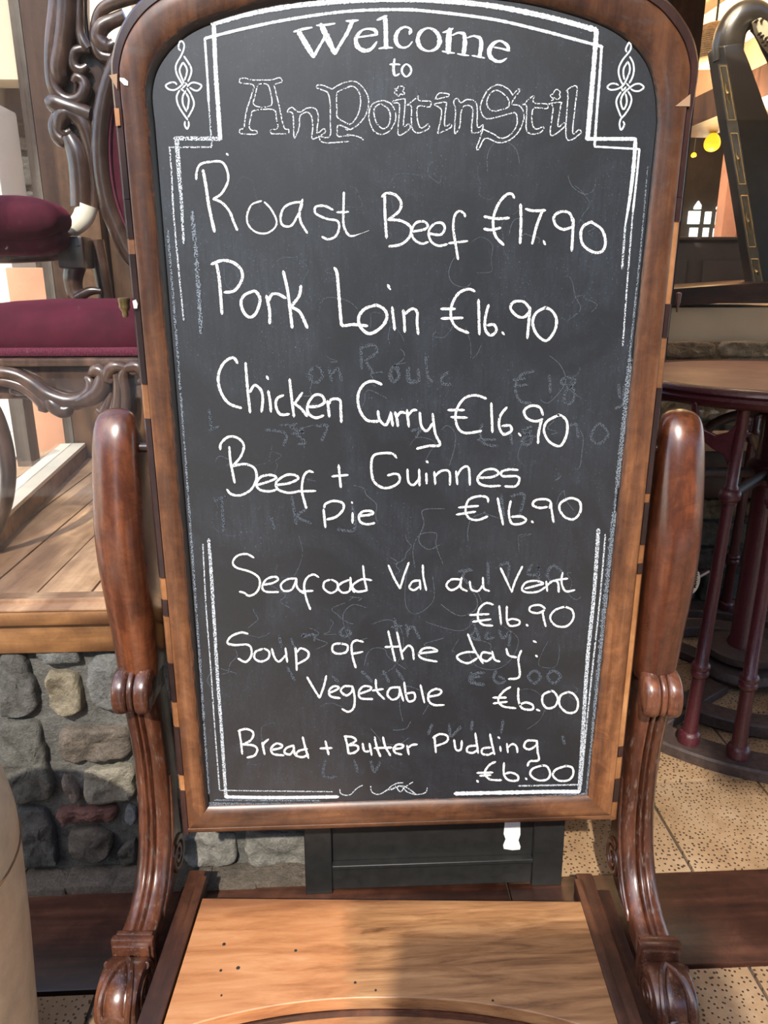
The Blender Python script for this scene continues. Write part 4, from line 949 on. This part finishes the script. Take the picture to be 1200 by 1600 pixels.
def shelf_mat():
    m, nt, b = new_mat('two sheet shelf veneer')  # two veneer sheets, their contrast deepened to paint sun left, shade right
    tc = nt.nodes.new('ShaderNodeTexCoord'); sx = nt.nodes.new('ShaderNodeSeparateXYZ'); nt.links.new(tc.outputs['Object'], sx.inputs[0])
    def grain(scl, rot, f, st):
        mp = coords(nt, scl, (0, 0, rot)); n = N(nt, 'ShaderNodeTexNoise', Scale=f, Detail=8.0, Roughness=.68, Distortion=.5); nt.links.new(mp.outputs[0], n.inputs['Vector'])
        r = ramp(nt, st); nt.links.new(n.outputs['Fac'], r.inputs['Fac']); return r.outputs['Color'], n.outputs['Fac']
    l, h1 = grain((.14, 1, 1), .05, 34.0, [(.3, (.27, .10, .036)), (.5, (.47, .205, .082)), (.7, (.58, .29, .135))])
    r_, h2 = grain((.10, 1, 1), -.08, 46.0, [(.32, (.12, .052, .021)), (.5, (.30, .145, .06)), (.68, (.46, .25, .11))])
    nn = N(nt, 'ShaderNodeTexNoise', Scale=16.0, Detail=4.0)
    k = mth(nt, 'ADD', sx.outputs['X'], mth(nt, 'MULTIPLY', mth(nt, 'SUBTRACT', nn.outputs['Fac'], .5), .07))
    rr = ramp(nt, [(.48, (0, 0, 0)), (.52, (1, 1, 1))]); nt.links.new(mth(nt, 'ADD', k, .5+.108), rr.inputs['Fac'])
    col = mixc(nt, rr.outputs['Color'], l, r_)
    # dark back edge wear, little dark plugs
    e = ramp(nt, [(.60, (0, 0, 0)), (.66, (1, 1, 1))]); nt.links.new(mth(nt, 'ADD', sx.outputs['Y'], mth(nt, 'MULTIPLY', nn.outputs['Fac'], .03)), e.inputs['Fac'])
    e.color_ramp.elements[0].position = .105; e.color_ramp.elements[1].position = .135
    col = mixc(nt, mth(nt, 'MULTIPLY', e.outputs['Color'], .55), col, (.10, .035, .02))
    nt.links.new(col, b.inputs['Base Color']); b.inputs['Roughness'].default_value = .38; b.inputs['Coat Weight'].default_value = .15; b.inputs['Coat Roughness'].default_value = .3
    bump(nt, b, h2, .12, .001); return m
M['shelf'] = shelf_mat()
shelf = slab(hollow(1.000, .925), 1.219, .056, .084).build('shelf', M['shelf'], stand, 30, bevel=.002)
slab(hollow(.996, .92), 1.208, .044, .056).build('cove_moulding', M['carve'], stand, 30)
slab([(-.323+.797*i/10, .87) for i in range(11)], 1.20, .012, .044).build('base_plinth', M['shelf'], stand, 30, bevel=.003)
MB.turn = None
for (px, py) in [(350, 1475), (462, 1485), (345, 1516), (346, 1555), (555, 1535), (770, 1563), (587, 1547), (372, 1512)]:
    p = onZ(px, py, .0845); mb = MB(); r = random.uniform(.002, .0042); mb.lathe([(r, .0836), (r*.8, .0848), (.0003, .0848)], (p.x, p.y, 0), 14); mb.build('plug', M['blackink'], stand, 30, 'dark wooden plug')
p = onZ(1000, 1430, .08); mb = MB()

# ================================================================== second black board behind
ab = thing('sign_board', 'plain black framed board leaning on the wall behind the menu chalkboard', 'sign board', (.175, 1.33, 0))
TILT = .055
def abp(x, z, d=0): return Vector((x, 1.322+z*TILT+d, z*.998))
def abox(x0, x1, z0, z1, d0, d1, name, mat, lab=None, bv=.002):
    mb = MB(); mb.prism([abp(x0, z0, d0), abp(x1, z0, d0), abp(x1, z1, d0), abp(x0, z1, d0)], (0, d1-d0, 0)); return mb.build(name, mat, ab, 30, lab, bevel=bv)
XL0, XL1 = onZ(478, 1400, 0).x, onZ(520, 1400, 0).x; XR0, XR1 = onZ(834, 1400, 0).x, onZ(882, 1400, 0).x
abox(XL0, XL1, .004, 1.0, 0, .022, 'stile', M['black']); abox(XR0, XR1, .004, 1.0, 0, .022, 'stile', M['black'])
abox(XL1, XR0, .012, .068, .003, .02, 'rail', M['black']); abox(XL1, XR0, .94, 1.0, .003, .02, 'rail', M['black'])
abox(XL1, XR0, .068, .94, .014, .02, 'panel', M['black'], bv=0); abox(XL1, XR0, .068, .078, -.004, .014, 'ledge', M['black'])
mb = MB(); bot = [(786, 1294), (814, 1294), (813, 1304), (810, 1312), (813, 1322), (812, 1326), (800, 1327), (787, 1325), (786, 1320), (790, 1311), (787, 1303)]
pts = []
for x, y in bot:
    q = onY(x, y, 1.342); pts.append(abp(q.x, q.z, .0125))
pts = pts[2:]+[abp(onY(786, 1303, 1.342).x, .30, .0125)]*0
top = [abp(onY(787, 1303, 1.342).x+.004, .21, .0125), abp(onY(813, 1303, 1.342).x-.004, .21, .0125)]
mb.prism(top+pts, (0, .0014, 0)); mb.build('painted_bottle', M['white'], ab, 0, 'white painted bottle shape')

# ================================================================== beige tub at the left
tub = thing('tub', 'beige crinkled tub at the lower left corner of the photo', 'tub', (-.712, .90, 0))
mb = MB(); c0 = (-.712, .90, 0)
mb.lathe([(.10, 0.0), (.165, .0), (.178, .02), (.188, .15), (.198, .30), (.205, .44), (.206, .52), (.200, .57), (.186, .596), (.176, .592), (.168, .587), (.157, .598), (.10, .612), (.001, .617)], c0, 64)
mb.build('body', M['pot'], tub, 60)
mb = MB(); mb.lathe([(.2062+.0018*math.cos(a), .480+.0018*math.sin(a)) for a in [2*math.pi*k/8 for k in range(9)]], c0, 64); mb.build('seam', M['potseam'], tub, 60)
mb = MB(); mb.lathe([(.180+.008*math.cos(a), .595+.008*math.sin(a)) for a in [2*math.pi*k/10 for k in range(11)]], c0, 64); mb.build('rim', M['pot'], tub, 60)
# ================================================================== ornate armchair behind the left window
YC = 1.78
chair = thing('armchair', 'ornate carved walnut armchair with burgundy velvet seat behind the left window', 'armchair', (-.80, 2.0, .676))
def soft(mb, x0, x1, y0, y1, z0, z1, e=2.8, crown=0, nu=40, nv=16):
    rings = []
    for i in range(nv+1):
        v = -math.pi/2+math.pi*i/nv; ring = []
        sg = lambda t, q: math.copysign(abs(t)**(2/q), t)
        for j in range(nu):
            u = 2*math.pi*j/nu
            ring.append(Vector(((x0+x1)/2+(x1-x0)/2*sg(math.cos(v), e)*sg(math.cos(u), 5), (y0+y1)/2+(y1-y0)/2*sg(math.cos(v), e)*sg(math.sin(u), 5), (z0+z1)/2+(z1-z0)/2*sg(math.sin(v), e))))
        rings.append(ring)
    mb.loft(rings)
X0, X1 = -.93, -.42
mb = MB(); soft(mb, X0, X1, YC-.03, YC+.50, 1.105, 1.262, 3.2); mb.build('seat', M['velvet'], chair, 60)
mb = MB(); z = onY(100, 550, YC-.035).z
for k in range(150):
    x = X0+.01+k*(X1-X0-.02)/150
    mb.tube([(x, YC-.036, z-.008), (x+.0022, YC-.040, z), (x, YC-.036, z+.008)], .0016, 5)
mb.box(X0+.01, X1-.01, YC-.036, YC-.02, z-.009, z+.009); mb.build('braid', M['gimp'], chair, 60)
zt, zb = onY(100, 559, YC-.04).z, onY(100, 572, YC-.04).z
mb = MB(); mb.box(X0, X1, YC-.055, YC+.5, zb, zt, .006); mb.build('seat_moulding', M['chairw'], chair)
mb = MB(); mb.box(X0+.005, X1-.005, YC-.038, YC+.49, zb-.075, zb, .004); mb.build('seat_rail', M['chairw'], chair)
def carve(name, pts, Y, rad, flat=.8, seg=12, lab=None, step=3):
    p3 = crom([(x, y, r) for (x, y), r in zip(pts, rad)], step)
    P3 = [onY(a[0], a[1], Y) for a in p3]; sc = Y/F*1.05
    mb = MB(); mb.tube(P3, [a[2]*sc*1.22 for a in p3], seg, flat, (0, 1, 0)); return mb.build(name, M['chairw'], chair, 60, lab)
ya = YC-.05
carve('apron_scroll', [(-60, 600), (-30, 585), (0, 583), (25, 587), (50, 600), (75, 618), (105, 628), (130, 624), (143, 610), (141, 596), (133, 590)], ya, [9, 9, 9, 9, 10, 11, 11, 10, 9, 7, 4], .9)
carve('apron_scroll', [(-60, 612), (-20, 596), (10, 597), (40, 607), (62, 625), (70, 636), (60, 640)], ya-.004, [4, 5, 6, 7, 8, 8, 2], .8)
carve('apron_leaf', [(70, 615), (82, 632), (96, 642), (106, 640), (112, 632)], ya-.008, [4, 9, 9, 8, 3], .8)
carve('apron_leaf', [(110, 632), (135, 625), (155, 612), (162, 595), (158, 582), (148, 580), (140, 586)], ya-.008, [5, 9, 11, 11, 9, 8, 3], .8)
carve('apron_leaf', [(150, 640), (160, 644), (168, 630), (172, 612)], ya-.006, [3, 6, 6, 4], .8)
for pts in ([(196, 576), (180, 573), (170, 580), (168, 592), (176, 596)], [(196, 574), (192, 590), (195, 610), (196, 640)], [(196, 576), (212, 573), (222, 580), (224, 592), (216, 597)], [(182, 584), (186, 605), (184, 630), (178, 650)]):
    carve('knee_leaf', pts, ya-.02, [5, 7, 7, 6, 3][:len(pts)], .8)
mb = MB(); soft(mb, onY(8, 600, ya).x, onY(58, 600, ya).x, ya, ya+.06, onY(0, 622, ya).z, onY(0, 600, ya).z, 2.6); mb.build('apron', M['chairw'], chair)
# legs
def cab(px, Y0, dy, name='leg'):
    x = onY(px, 600, Y0).x; s = -dy
    pts = [(x, Y0, 1.09, .040), (x, Y0-.02*s, 1.03, .045), (x, Y0-.035*s, .96, .038), (x, Y0-.015*s, .87, .027), (x, Y0+.01*s, .78, .021), (x, Y0-.015*s, .715, .022), (x, Y0-.05*s, .70, .026), (x, Y0-.06*s, .699, .018)]
    p = crom(pts, .012); mb = MB(); mb.tube([q[:3] for q in p], [q[3] for q in p], 14); mb.build(name, M['chairw'], chair, 60)
cab(192, YC, -1); cab(190, YC+.44, 1)
cab(-60, YC+.44, 1)
# curved front leg at the frame edge with rolled toe
pts = crom([(-28, 610, 9), (-6, 650, 11), (8, 700, 12), (13, 745, 11), (8, 790, 10), (-6, 830, 9), (-20, 860, 9), (-10, 884, 10), (10, 884, 13), (20, 880, 8)], 4)
mb = MB(); mb.tube([onY(a[0], a[1], 1.70) for a in pts], [a[2]*1.7/F*1.05 for a in pts], 14); mb.build('leg', M['chairw'], chair, 60)
# back: stile with carved scrolls, oval upholstered frame
yb = 2.12
mb = MB(); plate = [(90, -40), (86, 60), (80, 110), (84, 150), (88, 190), (104, 205), (118, 225), (124, 260), (124, 320), (150, 330), (152, 250), (160, 180), (168, 130), (168, 80), (140, 70), (135, 20), (135, -40)]
mb.prism([onY(x, y, yb+.02) for x, y in plate], (0, .03, 0)); mb.build('back_stile', M['chairw'], chair, 30, bevel=.006)
for pts, rad in (
    ([(92, -40), (91, 10), (84, 60), (80, 105), (84, 135), (96, 152), (112, 158), (126, 153), (133, 140), (130, 127), (120, 122), (115, 129)], [10, 10, 9, 7, 7, 7, 7, 7, 7, 6, 6, 4]),
    ([(104, -40), (104, 20), (98, 70), (92, 105), (96, 125), (102, 132)], [12, 12, 11, 10, 8, 3]),
    ([(124, -30), (124, 20), (125, 50), (131, 68), (138, 78)], [4, 5, 5, 6, 6]),
    ([(141, 78), (128, 77), (117, 82), (114, 94), (118, 106), (128, 110), (137, 103)], [4, 5, 6, 6, 6, 6, 4]),
    ([(76, 152), (84, 160), (102, 168), (122, 174), (142, 180)], [6, 10, 11, 10, 8]),
    ([(112, 204), (104, 209), (96, 205), (95, 192), (101, 180), (112, 178), (124, 186), (134, 202), (142, 230), (146, 265), (147, 300), (146, 326)], [4, 5, 7, 9, 11, 10, 9, 9, 8, 7, 7, 7]),
    ([(88, 180), (84, 195), (89, 212), (100, 221), (108, 214)], [5, 6, 7, 7, 4]),
    ([(108, 214), (121, 240), (127, 275), (129, 324)], [9, 12, 13, 13]),
    ([(195, 25), (178, 32), (165, 38), (156, 46), (153, 58), (160, 70), (172, 74), (180, 68)], [7, 7, 8, 9, 9, 9, 8, 6]),
    ([(220, -10), (190, 0), (160, 15), (150, 40), (150, 70), (160, 88), (190, 92)], [8, 7, 6, 6, 6, 6, 6]),
):
    carve('back_scroll', pts, yb, rad, .85)
pts = crom([(136, 320, 15), (131, 338, 14), (120, 352, 12), (108, 363, 8), (99, 366, 4)], 3)  # arm scroll ends in a pale cream tip
mb = MB(); mb.tube([onY(a[0], a[1], yb-.005) for a in pts], [a[2]*yb/F*1.05 for a in pts], 14, .8, (0, 1, 0)); mb.build('arm_tip', M['creamrail'], chair, 60, 'pale worn tip of the arm scroll')
ov = [(255, 40), (205, 70), (178, 110), (163, 160), (157, 210), (158, 260), (166, 310), (182, 355), (205, 400), (240, 430)]
carve('back_frame', ov, yb-.01, [10]*10, .8)
mb = MB(); poly = crom([(x+8, y) for x, y in ov], 6); mb.prism([onY(x, y, yb) for x, y in poly]+[onY(330, 420, yb), onY(330, 50, yb)], (0, .06, 0)); mb.build('back_cushion', M['velvet'], chair, 30)
mb = MB(); mb.tube([onY(x+13, y, yb-.008) for x, y in crom(ov, 4)], .006, 8); mb.build('braid', M['gimp'], chair)
# arm pad with velvet, its support
def lump(px0, px1, y0, y1, Y, dy, name, mat, e=2.6):
    A, B = onY(px0, y1, Y), onY(px1, y0, Y); mb = MB(); soft(mb, A.x, B.x, Y-dy/2, Y+dy/2, A.z, B.z, e); return mb.build(name, mat, chair, 60)
lump(-60, 100, 306, 378, 2.0, .14, 'arm_pad', M['velvet'], 2.3)
lump(-60, 104, 345, 400, 2.03, .12, 'arm_pad', M['velvet'], 2.4)
carve('arm', [(-50, 396), (0, 400), (60, 398), (100, 392), (130, 384)], 2.06, [8, 8, 8, 9, 10], .9)
mb = MB(); A, B = onY(100, 420, 2.08), onY(136, 370, 2.08); mb.box(A.x, B.x, 2.04, 2.12, A.z, B.z, .006); mb.build('arm_block', M['chairw'], chair)
carve('arm_support', [(118, 415), (114, 435), (117, 455), (126, 470)], 2.08, [12, 11, 10, 12], .9)
carve('arm_support', [(120, 466), (140, 455), (158, 455)], 2.05, [6, 5, 3], .8)
carve('back_post', [(150, 375), (158, 420), (166, 470), (172, 520)], 2.14, [9, 9, 9, 9], .8)

# ================================================================== tall iron table on the right
TX, TY = 1.32, 2.20
tb = thing('bar_table', 'tall round cast iron bar table painted burgundy right of the chalkboard', 'table', (TX, TY, 0))
ZT = 1.035
RT = .47
mb = MB(); mb.lathe([(.001, ZT-.02), (RT-.03, ZT-.02), (RT-.03, ZT-.001), (RT-.035, ZT), (.001, ZT)], (TX, TY, 0), 80); mb.build('table_top', M['irontop'], tb, 30)
mb = MB(); mb.lathe([(RT-.045, ZT-.052), (RT-.012, ZT-.05), (RT-.004, ZT-.04), (RT, ZT-.03), (RT-.008, ZT-.022), (RT-.002, ZT-.014), (RT-.006, ZT-.005), (RT-.018, ZT+.003), (RT-.030, ZT+.004), (RT-.034, ZT-.001), (RT-.045, ZT-.02), (RT-.045, ZT-.052)], (TX, TY, 0), 96)
mb.build('rim', M['iron'], tb, 60)
def ringm(mb, r0, r1, z0, z1, seg=72, b=.006):
    mb.lathe([(r0, z0), (r1, z0), (r1, z1-b), (r1-b, z1), (r0+b, z1), (r0, z1-b), (r0, z0)], (TX, TY, 0), seg)
mb = MB(); ringm(mb, .485, .585, .0, .034); mb.build('floor_ring', M['irondark'], tb, 40)
mb = MB(); ringm(mb, .30, .375, .012, .050); mb.build('inner_ring', M['irondark'], tb, 40)
for k in range(4):
    a = math.radians(35+90*k); mb = MB(); p = Vector((TX+.13*math.cos(a), TY+.13*math.sin(a), .036)); q = Vector((TX+.5*math.cos(a), TY+.5*math.sin(a), .036))
    dd = (q-p).normalized(); sd = Vector((-dd.y, dd.x, 0))*.035; mb.prism([p+sd, p-sd, q-sd, q+sd], (0, 0, -.03)); mb.build('spoke', M['irondark'], tb, 30, bevel=.004)
A = [onZ(1068, 1162, .05), onZ(1153, 1188, .05)]
R0 = .535; angs = [math.atan2(p.y-TY, p.x-TX) for p in A]
angs = angs+[angs[0]-math.radians(37), angs[0]+math.pi*.75+.5, angs[0]+math.pi+.35, angs[1]+math.pi*.62]
for k, a in enumerate(angs):
    e = Vector((math.cos(a), math.sin(a), 0)); foot = Vector((TX, TY, 0))+e*R0; top = Vector((TX, TY, 0))+e*(.435)
    lg_ = MB(); prof = [(.020, .034), (.031, .036), (.031, .062), (.027, .068), (.022, .072), (.021, .10), (.0175, .22), (.0175, .245)]
    def pt(z): v = foot.lerp(top, z); v.z = z; return v
    rings = []
    def ringat(r, z): c = pt(z); return [Vector((c.x+r*math.cos(2*math.pi*q/18), c.y+r*math.sin(2*math.pi*q/18), z)) for q in range(18)]
    pr = [(.001, .033), (.030, .034), (.031, .058), (.027, .066), (.021, .070), (.020, .10), (.0180, .235), (.024, .24), (.026, .25), (.022, .258), (.027, .266), (.024, .276), (.0185, .28), (.0165, .5), (.0155, .735), (.022, .738), (.022, .743), (.028, .748), (.030, .758), (.026, .770), (.019, .774), (.019, .781), (.0155, .785), (.0155, .985), (.030, 1.0), (.001, 1.0)]
    lg_.loft([ringat(r, z) for r, z in pr]); lg_.build('leg', M['iron'], tb, 50)
    # crescent horn plate beside the leg
    sgn = -1
    tx = Vector((-math.sin(a), math.cos(a), 0))*(-1 if k % 2 == 0 else 1)
    if tx.x > 0 and k == 0: tx = -tx
    prof = [(0, .80), (.02, .845), (.045, .872), (.075, .885), (.098, .91), (.112, .952), (.116, .965), (.122, .962), (.122, .93), (.112, .885), (.098, .86), (.07, .845), (.04, .825)]
    prof = [(0, .79), (.016, .80), (.03, .83), (.062, .845), (.098, .868), (.124, .91), (.128, .958), (.122, .966), (.114, .960), (.108, .925), (.086, .893), (.058, .883), (.03, .893), (.012, .915), (0, .93)]
    mb = MB(); c = pt(.88); mb.prism([c+tx*u+e*.006+Vector((0, 0, z-.85)) for u, z in prof], e*-.012); mb.build('horn_bracket', M['iron'], tb, 30, bevel=.003)
    mb = MB(); c = pt(.757); mb.tube([c, Vector((TX, TY, .735))+e*.06], .016, 10); mb.build('stretcher', M['irondark'], tb)
mb = MB(); mb.lathe([(.001, .10), (.045, .10), (.05, .14), (.042, .16), (.042, .69), (.062, .70), (.07, .72), (.07, .76), (.05, .775), (.046, .80), (.046, .95), (.12, .985), (.12, 1.0), (.001, 1.0)], (TX, TY, 0), 32); mb.build('column', M['iron'], tb)
mb = MB(); mb.lathe([(.04, .10), (.115, .10), (.118, .105), (.118, .125), (.11, .130), (.04, .132)], (TX, TY, 0), 40); mb.build('disc', M['irondark'], tb)
mb = MB(); mb.lathe([(.03, .04), (.135, .04), (.14, .05), (.13, .075), (.09, .08), (.03, .082)], (TX, TY, 0), 40); mb.build('disc', M['irondark'], tb)
mb = MB(); mb.lathe([(.03, .0), (.06, .0), (.06, .10), (.03, .10)], (TX, TY, 0), 24); mb.build('hub', M['irondark'], tb)
c = pt(.9)
pts = [onY(x, y, 2.25) for x, y in crom([(1098, 680), (1112, 665), (1140, 652), (1170, 645), (1205, 636)], 5)]
mb = MB(); mb.tube(pts, .016, 10); mb.build('curved_brace', M['irondark'], tb)
# oval maker's badge on the iron frame, mostly hidden by the mirror post
Yb = 1.93; mb = MB(); cc = onY(1080, 908, Yb); rr = [(cc.x+.026*math.cos(q), Yb, cc.z+.042*math.sin(q)) for q in [2*math.pi*k/36 for k in range(36)]]
mb.prism(rr, (0, .008, 0)); bd = mb.build('badge', M['badge'], tb, 30, 'cream oval badge with black letters')
mb = MB()
def bl(pts, w=.0035):
    pr = [Vector((cc.x+u, Yb-.0012, cc.z+v)) for u, v in pts]
    for p, q in zip(pr, pr[1:]):
        d = (q-p).normalized(); s_ = Vector((-d.z, 0, d.x))*w/2; mb.prism([p+s_, p-s_, q-s_, q+s_], (0, .001, 0))
for y0 in (.022, .008, -.006, -.02):
    bl([(.004, y0), (.016, y0+.001)]); bl([(.004, y0+.008), (.017, y0+.009)]); bl([(.012, y0), (.012, y0+.008)])
mb.build('badge_lettering', M['blackink'], bd, 0)
mb = MB(); mb.tube([cc+Vector((0, .004, 0)), Vector((cc.x+.08, 2.0, cc.z))], .008, 8); mb.build('badge_bracket', M['iron'], tb)

# ================================================================== harp in the right window
harp = thing('harp', 'old black Irish harp with gilt framed panels standing in the right window', 'harp', (1.70, 3.36, 1.265))
Yh = 3.3
Lp = [(1117, 72), (1121, 100), (1133, 179), (1150, 277), (1158, 329), (1167, 387), (1177, 447)]
Mp = [(1131, 72), (1136, 100), (1149, 172), (1165, 277), (1173, 325), (1183, 387), (1194, 446)]
Rp = [(1158, 66), (1172, 100), (1199, 175), (1233, 277), (1250, 325), (1272, 387), (1292, 443)]
rings = []
for l, m_, r in zip(Lp, Mp, Rp):
    a, b_, c_ = onY(*l, Yh+.07), onY(*m_, Yh), onY(*r, Yh+.03)
    rings.append([a, b_, c_, c_+Vector((0, .10, 0)), a+Vector((.01, .09, 0))])
mb = MB(); mb.loft(rings); mb.build('soundbox', M['harp'], harp, 30, bevel=.004)
mb = MB()
mb.loft([[onY(*l, Yh+.066)+Vector((0, -.002, 0)), onY(*m_, Yh)+Vector((0, -.003, 0)), onY(*m_, Yh)+Vector((0, .002, 0)), onY(*l, Yh+.07)+Vector((.002, .002, 0))] for l, m_ in zip(Lp[1:], Mp[1:])]); mb.build('front_face', M['harpface'], harp, 30)
def lerp2(P, t):
    n = len(P)-1; s = t*n; i = min(int(s), n-1); q = s-i; return (P[i][0]+(P[i+1][0]-P[i][0])*q, P[i][1]+(P[i+1][1]-P[i][1])*q)
def yat(lst, y):
    for p, q in zip(lst, lst[1:]):
        if p[1] <= y <= q[1]: return p[0]+(q[0]-p[0])*(y-p[1])/(q[1]-p[1])
    return lst[-1][0]
def fp(y, u):
    a, b_ = onY(yat(Lp, y), y, Yh+.066), onY(yat(Mp, y), y, Yh); return a.lerp(b_, u)+Vector((0, -.006, 0))
for y0, y1 in ((104, 188), (209, 288), (306, 386), (405, 444)):
    mb = MB(); q = [fp(y0, .18), fp(y0, .85), fp(y1, .85), fp(y1, .18)]
    for a, b_ in zip(q, q[1:]+q[:1]): mb.tube([a, b_], .0028, 6)
    pn = mb.build('gilt_panel', M['gold'], harp, 40, 'narrow gilt panel outline')
    mb = MB(); ym = (y0+y1)/2; h = (y1-y0)*.2
    mb.tube([fp(ym-h, .5), fp(ym-h*.4, .42), fp(ym, .58), fp(ym+h*.5, .45), fp(ym+h, .55)], [.002, .006, .008, .006, .002], 8, .4, (0, 1, 0)); mb.build('gilt_ornament', M['gold'], pn)
# curved shoulder and neck
pts = crom([(1138, 92, 21), (1138, 68, 22), (1145, 44, 21), (1160, 27, 20), (1180, 24, 19), (1196, 40, 18), (1212, 75, 17), (1232, 115, 17), (1275, 170, 18), (1330, 215, 18)], 4)
mb = MB(); mb.tube([onY(a[0], a[1], Yh+.07) for a in pts], [a[2]*Yh/F*1.02 for a in pts], 18, .75, (0, 1, 0)); mb.build('neck', M['harp'], harp, 60)
mb = MB(); mb.tube([onY(a[0], a[1], Yh+.07) for a in ((1117, 71), (1127, 68), (1140, 66), (1160, 63))], .005, 8); mb.build('gilt_band', M['gold'], harp)
pl = [(1180, 31), (1189, 27), (1199, 33), (1212, 60), (1230, 96), (1226, 102), (1208, 84), (1194, 66), (1184, 48)]
mb = MB(); mb.prism([onY(x, y, Yh-.005) for x, y in pl], (0, .03, 0)); bp = mb.build('pin_plate', M['bone'], harp, 30, 'bone coloured plate with tuning pins', bevel=.003)
for x, y in ((1182, 33), (1190, 32), (1187, 53), (1191, 57), (1193, 65), (1197, 60), (1197, 70), (1200, 66), (1204, 76), (1210, 82), (1216, 88)):
    p = onY(x, y, Yh-.008); mb = MB(); mb.lathe([(.0001, -.008), (.005, -.008), (.006, 0), (.004, .012)], p, 10, 'y'); mb.build('tuning_pin', M['pin'], bp)
for k in range(9):
    t = k/8; a = onY(1200+t*90, 80+t*100, Yh+.09); b_ = onY(1215+t*60, 225+t*190, Yh+.09)
    mb = MB(); mb.tube([a, b_], .0012, 5); mb.build('string', M['gold'], harp)
mb = MB(); A = onY(1176, 452, Yh+.1); mb.box(A.x-.02, A.x+.36, Yh-.01, Yh+.18, 1.262, 1.283, .004); mb.build('foot', M['harp'], harp)

# ---- lights hanging inside the pub
w_ = thing('lampshade', 'ribbed wicker lampshade hanging inside left of the harp top', 'lampshade', (onY(1112, 98, 4.4).x, 4.4, onY(1112, 98, 4.4).z))
c0 = w_.location; rr = .135; hh = onY(1112, 35, 4.4).z-c0.z; prof = []
for k in range(61):
    t = k/60; r = rr*min(1, math.sqrt(max(0, 1-(max(0, t-.45)/.55)**2.2)))*(1-.05*t)+.001; prof.append((r+.004*math.sin(k*2.2), t*hh))
mb = MB(); mb.lathe(prof, c0, 40); mb.build('shade', M['wicker'], w_, 60)
mb = MB(); mb.tube([c0+Vector((0, 0, hh-.01)), Vector((c0.x, c0.y, 3.02))], .006, 8); mb.build('cord', M['blackink'], w_)
def pend(px, y0, y1, Y, label, r):
    p = onY(px, (y0+y1)/2, Y); t = thing('pendant_lamp', label, 'lamp', p, 'amber lamps hanging in the pub'); h = (onY(px, y0, Y).z-onY(px, y1, Y).z)/2
    mb = MB(); mb.lathe([(r*math.sin(q)*(1+.18*math.cos(q)), -h*math.cos(q)) for q in [.02+(math.pi-.04)*k/16 for k in range(17)]], p, 20)
    mb.v = [Vector((v.x, v.y, v.z)) for v in mb.v]; mb.build('bulb_shade', M['lamp'], t, 60)
    mb = MB(); mb.tube([p+Vector((0, 0, h*.97)), Vector((p.x, p.y, 3.02))], .005, 8); mb.build('cord', M['blackink'], t)
    L = bpy.data.lights.new('lamp_light', 'POINT'); L.energy = 10; L.color = (1, .62, .28); L.shadow_soft_size = .08
    lo = bpy.data.objects.new('lamp_light', L); C.objects.link(lo); lo.parent = t; lo.location = (0, 0, -h-.12)
pend(1113, 207, 237, 5.6, 'amber egg shaped pendant lamp in the pub window', .055)
pend(1084, 238, 246, 7.6, 'small distant pendant lamp close to the frame edge', .026)
# ceiling lights of the pub (outside the picture) that light its cream ceiling
for x, y, e in ((2.4, 4.6, 85), (3.2, 6.4, 85), (.9, 5.4, 55)):
    L = bpy.data.lights.new('pub_light', 'AREA'); L.energy = e; L.size = .7; L.color = (1, .74, .46)
    lo = bpy.data.objects.new('pub_light', L); C.objects.link(lo); lo.location = (x, y, 2.2); lo.rotation_euler = (math.pi, 0, 0)

L = bpy.data.lights.new('window_downlight', 'AREA'); L.energy = 14; L.size = .5; L.color = (1, .82, .6)  # unseen fill light added to brighten the cream stand and harp
lo = bpy.data.objects.new('window_downlight', L); C.objects.link(lo); lo.location = (1.35, 2.98, 2.75); lo.rotation_euler = (math.radians(8), 0, 0)
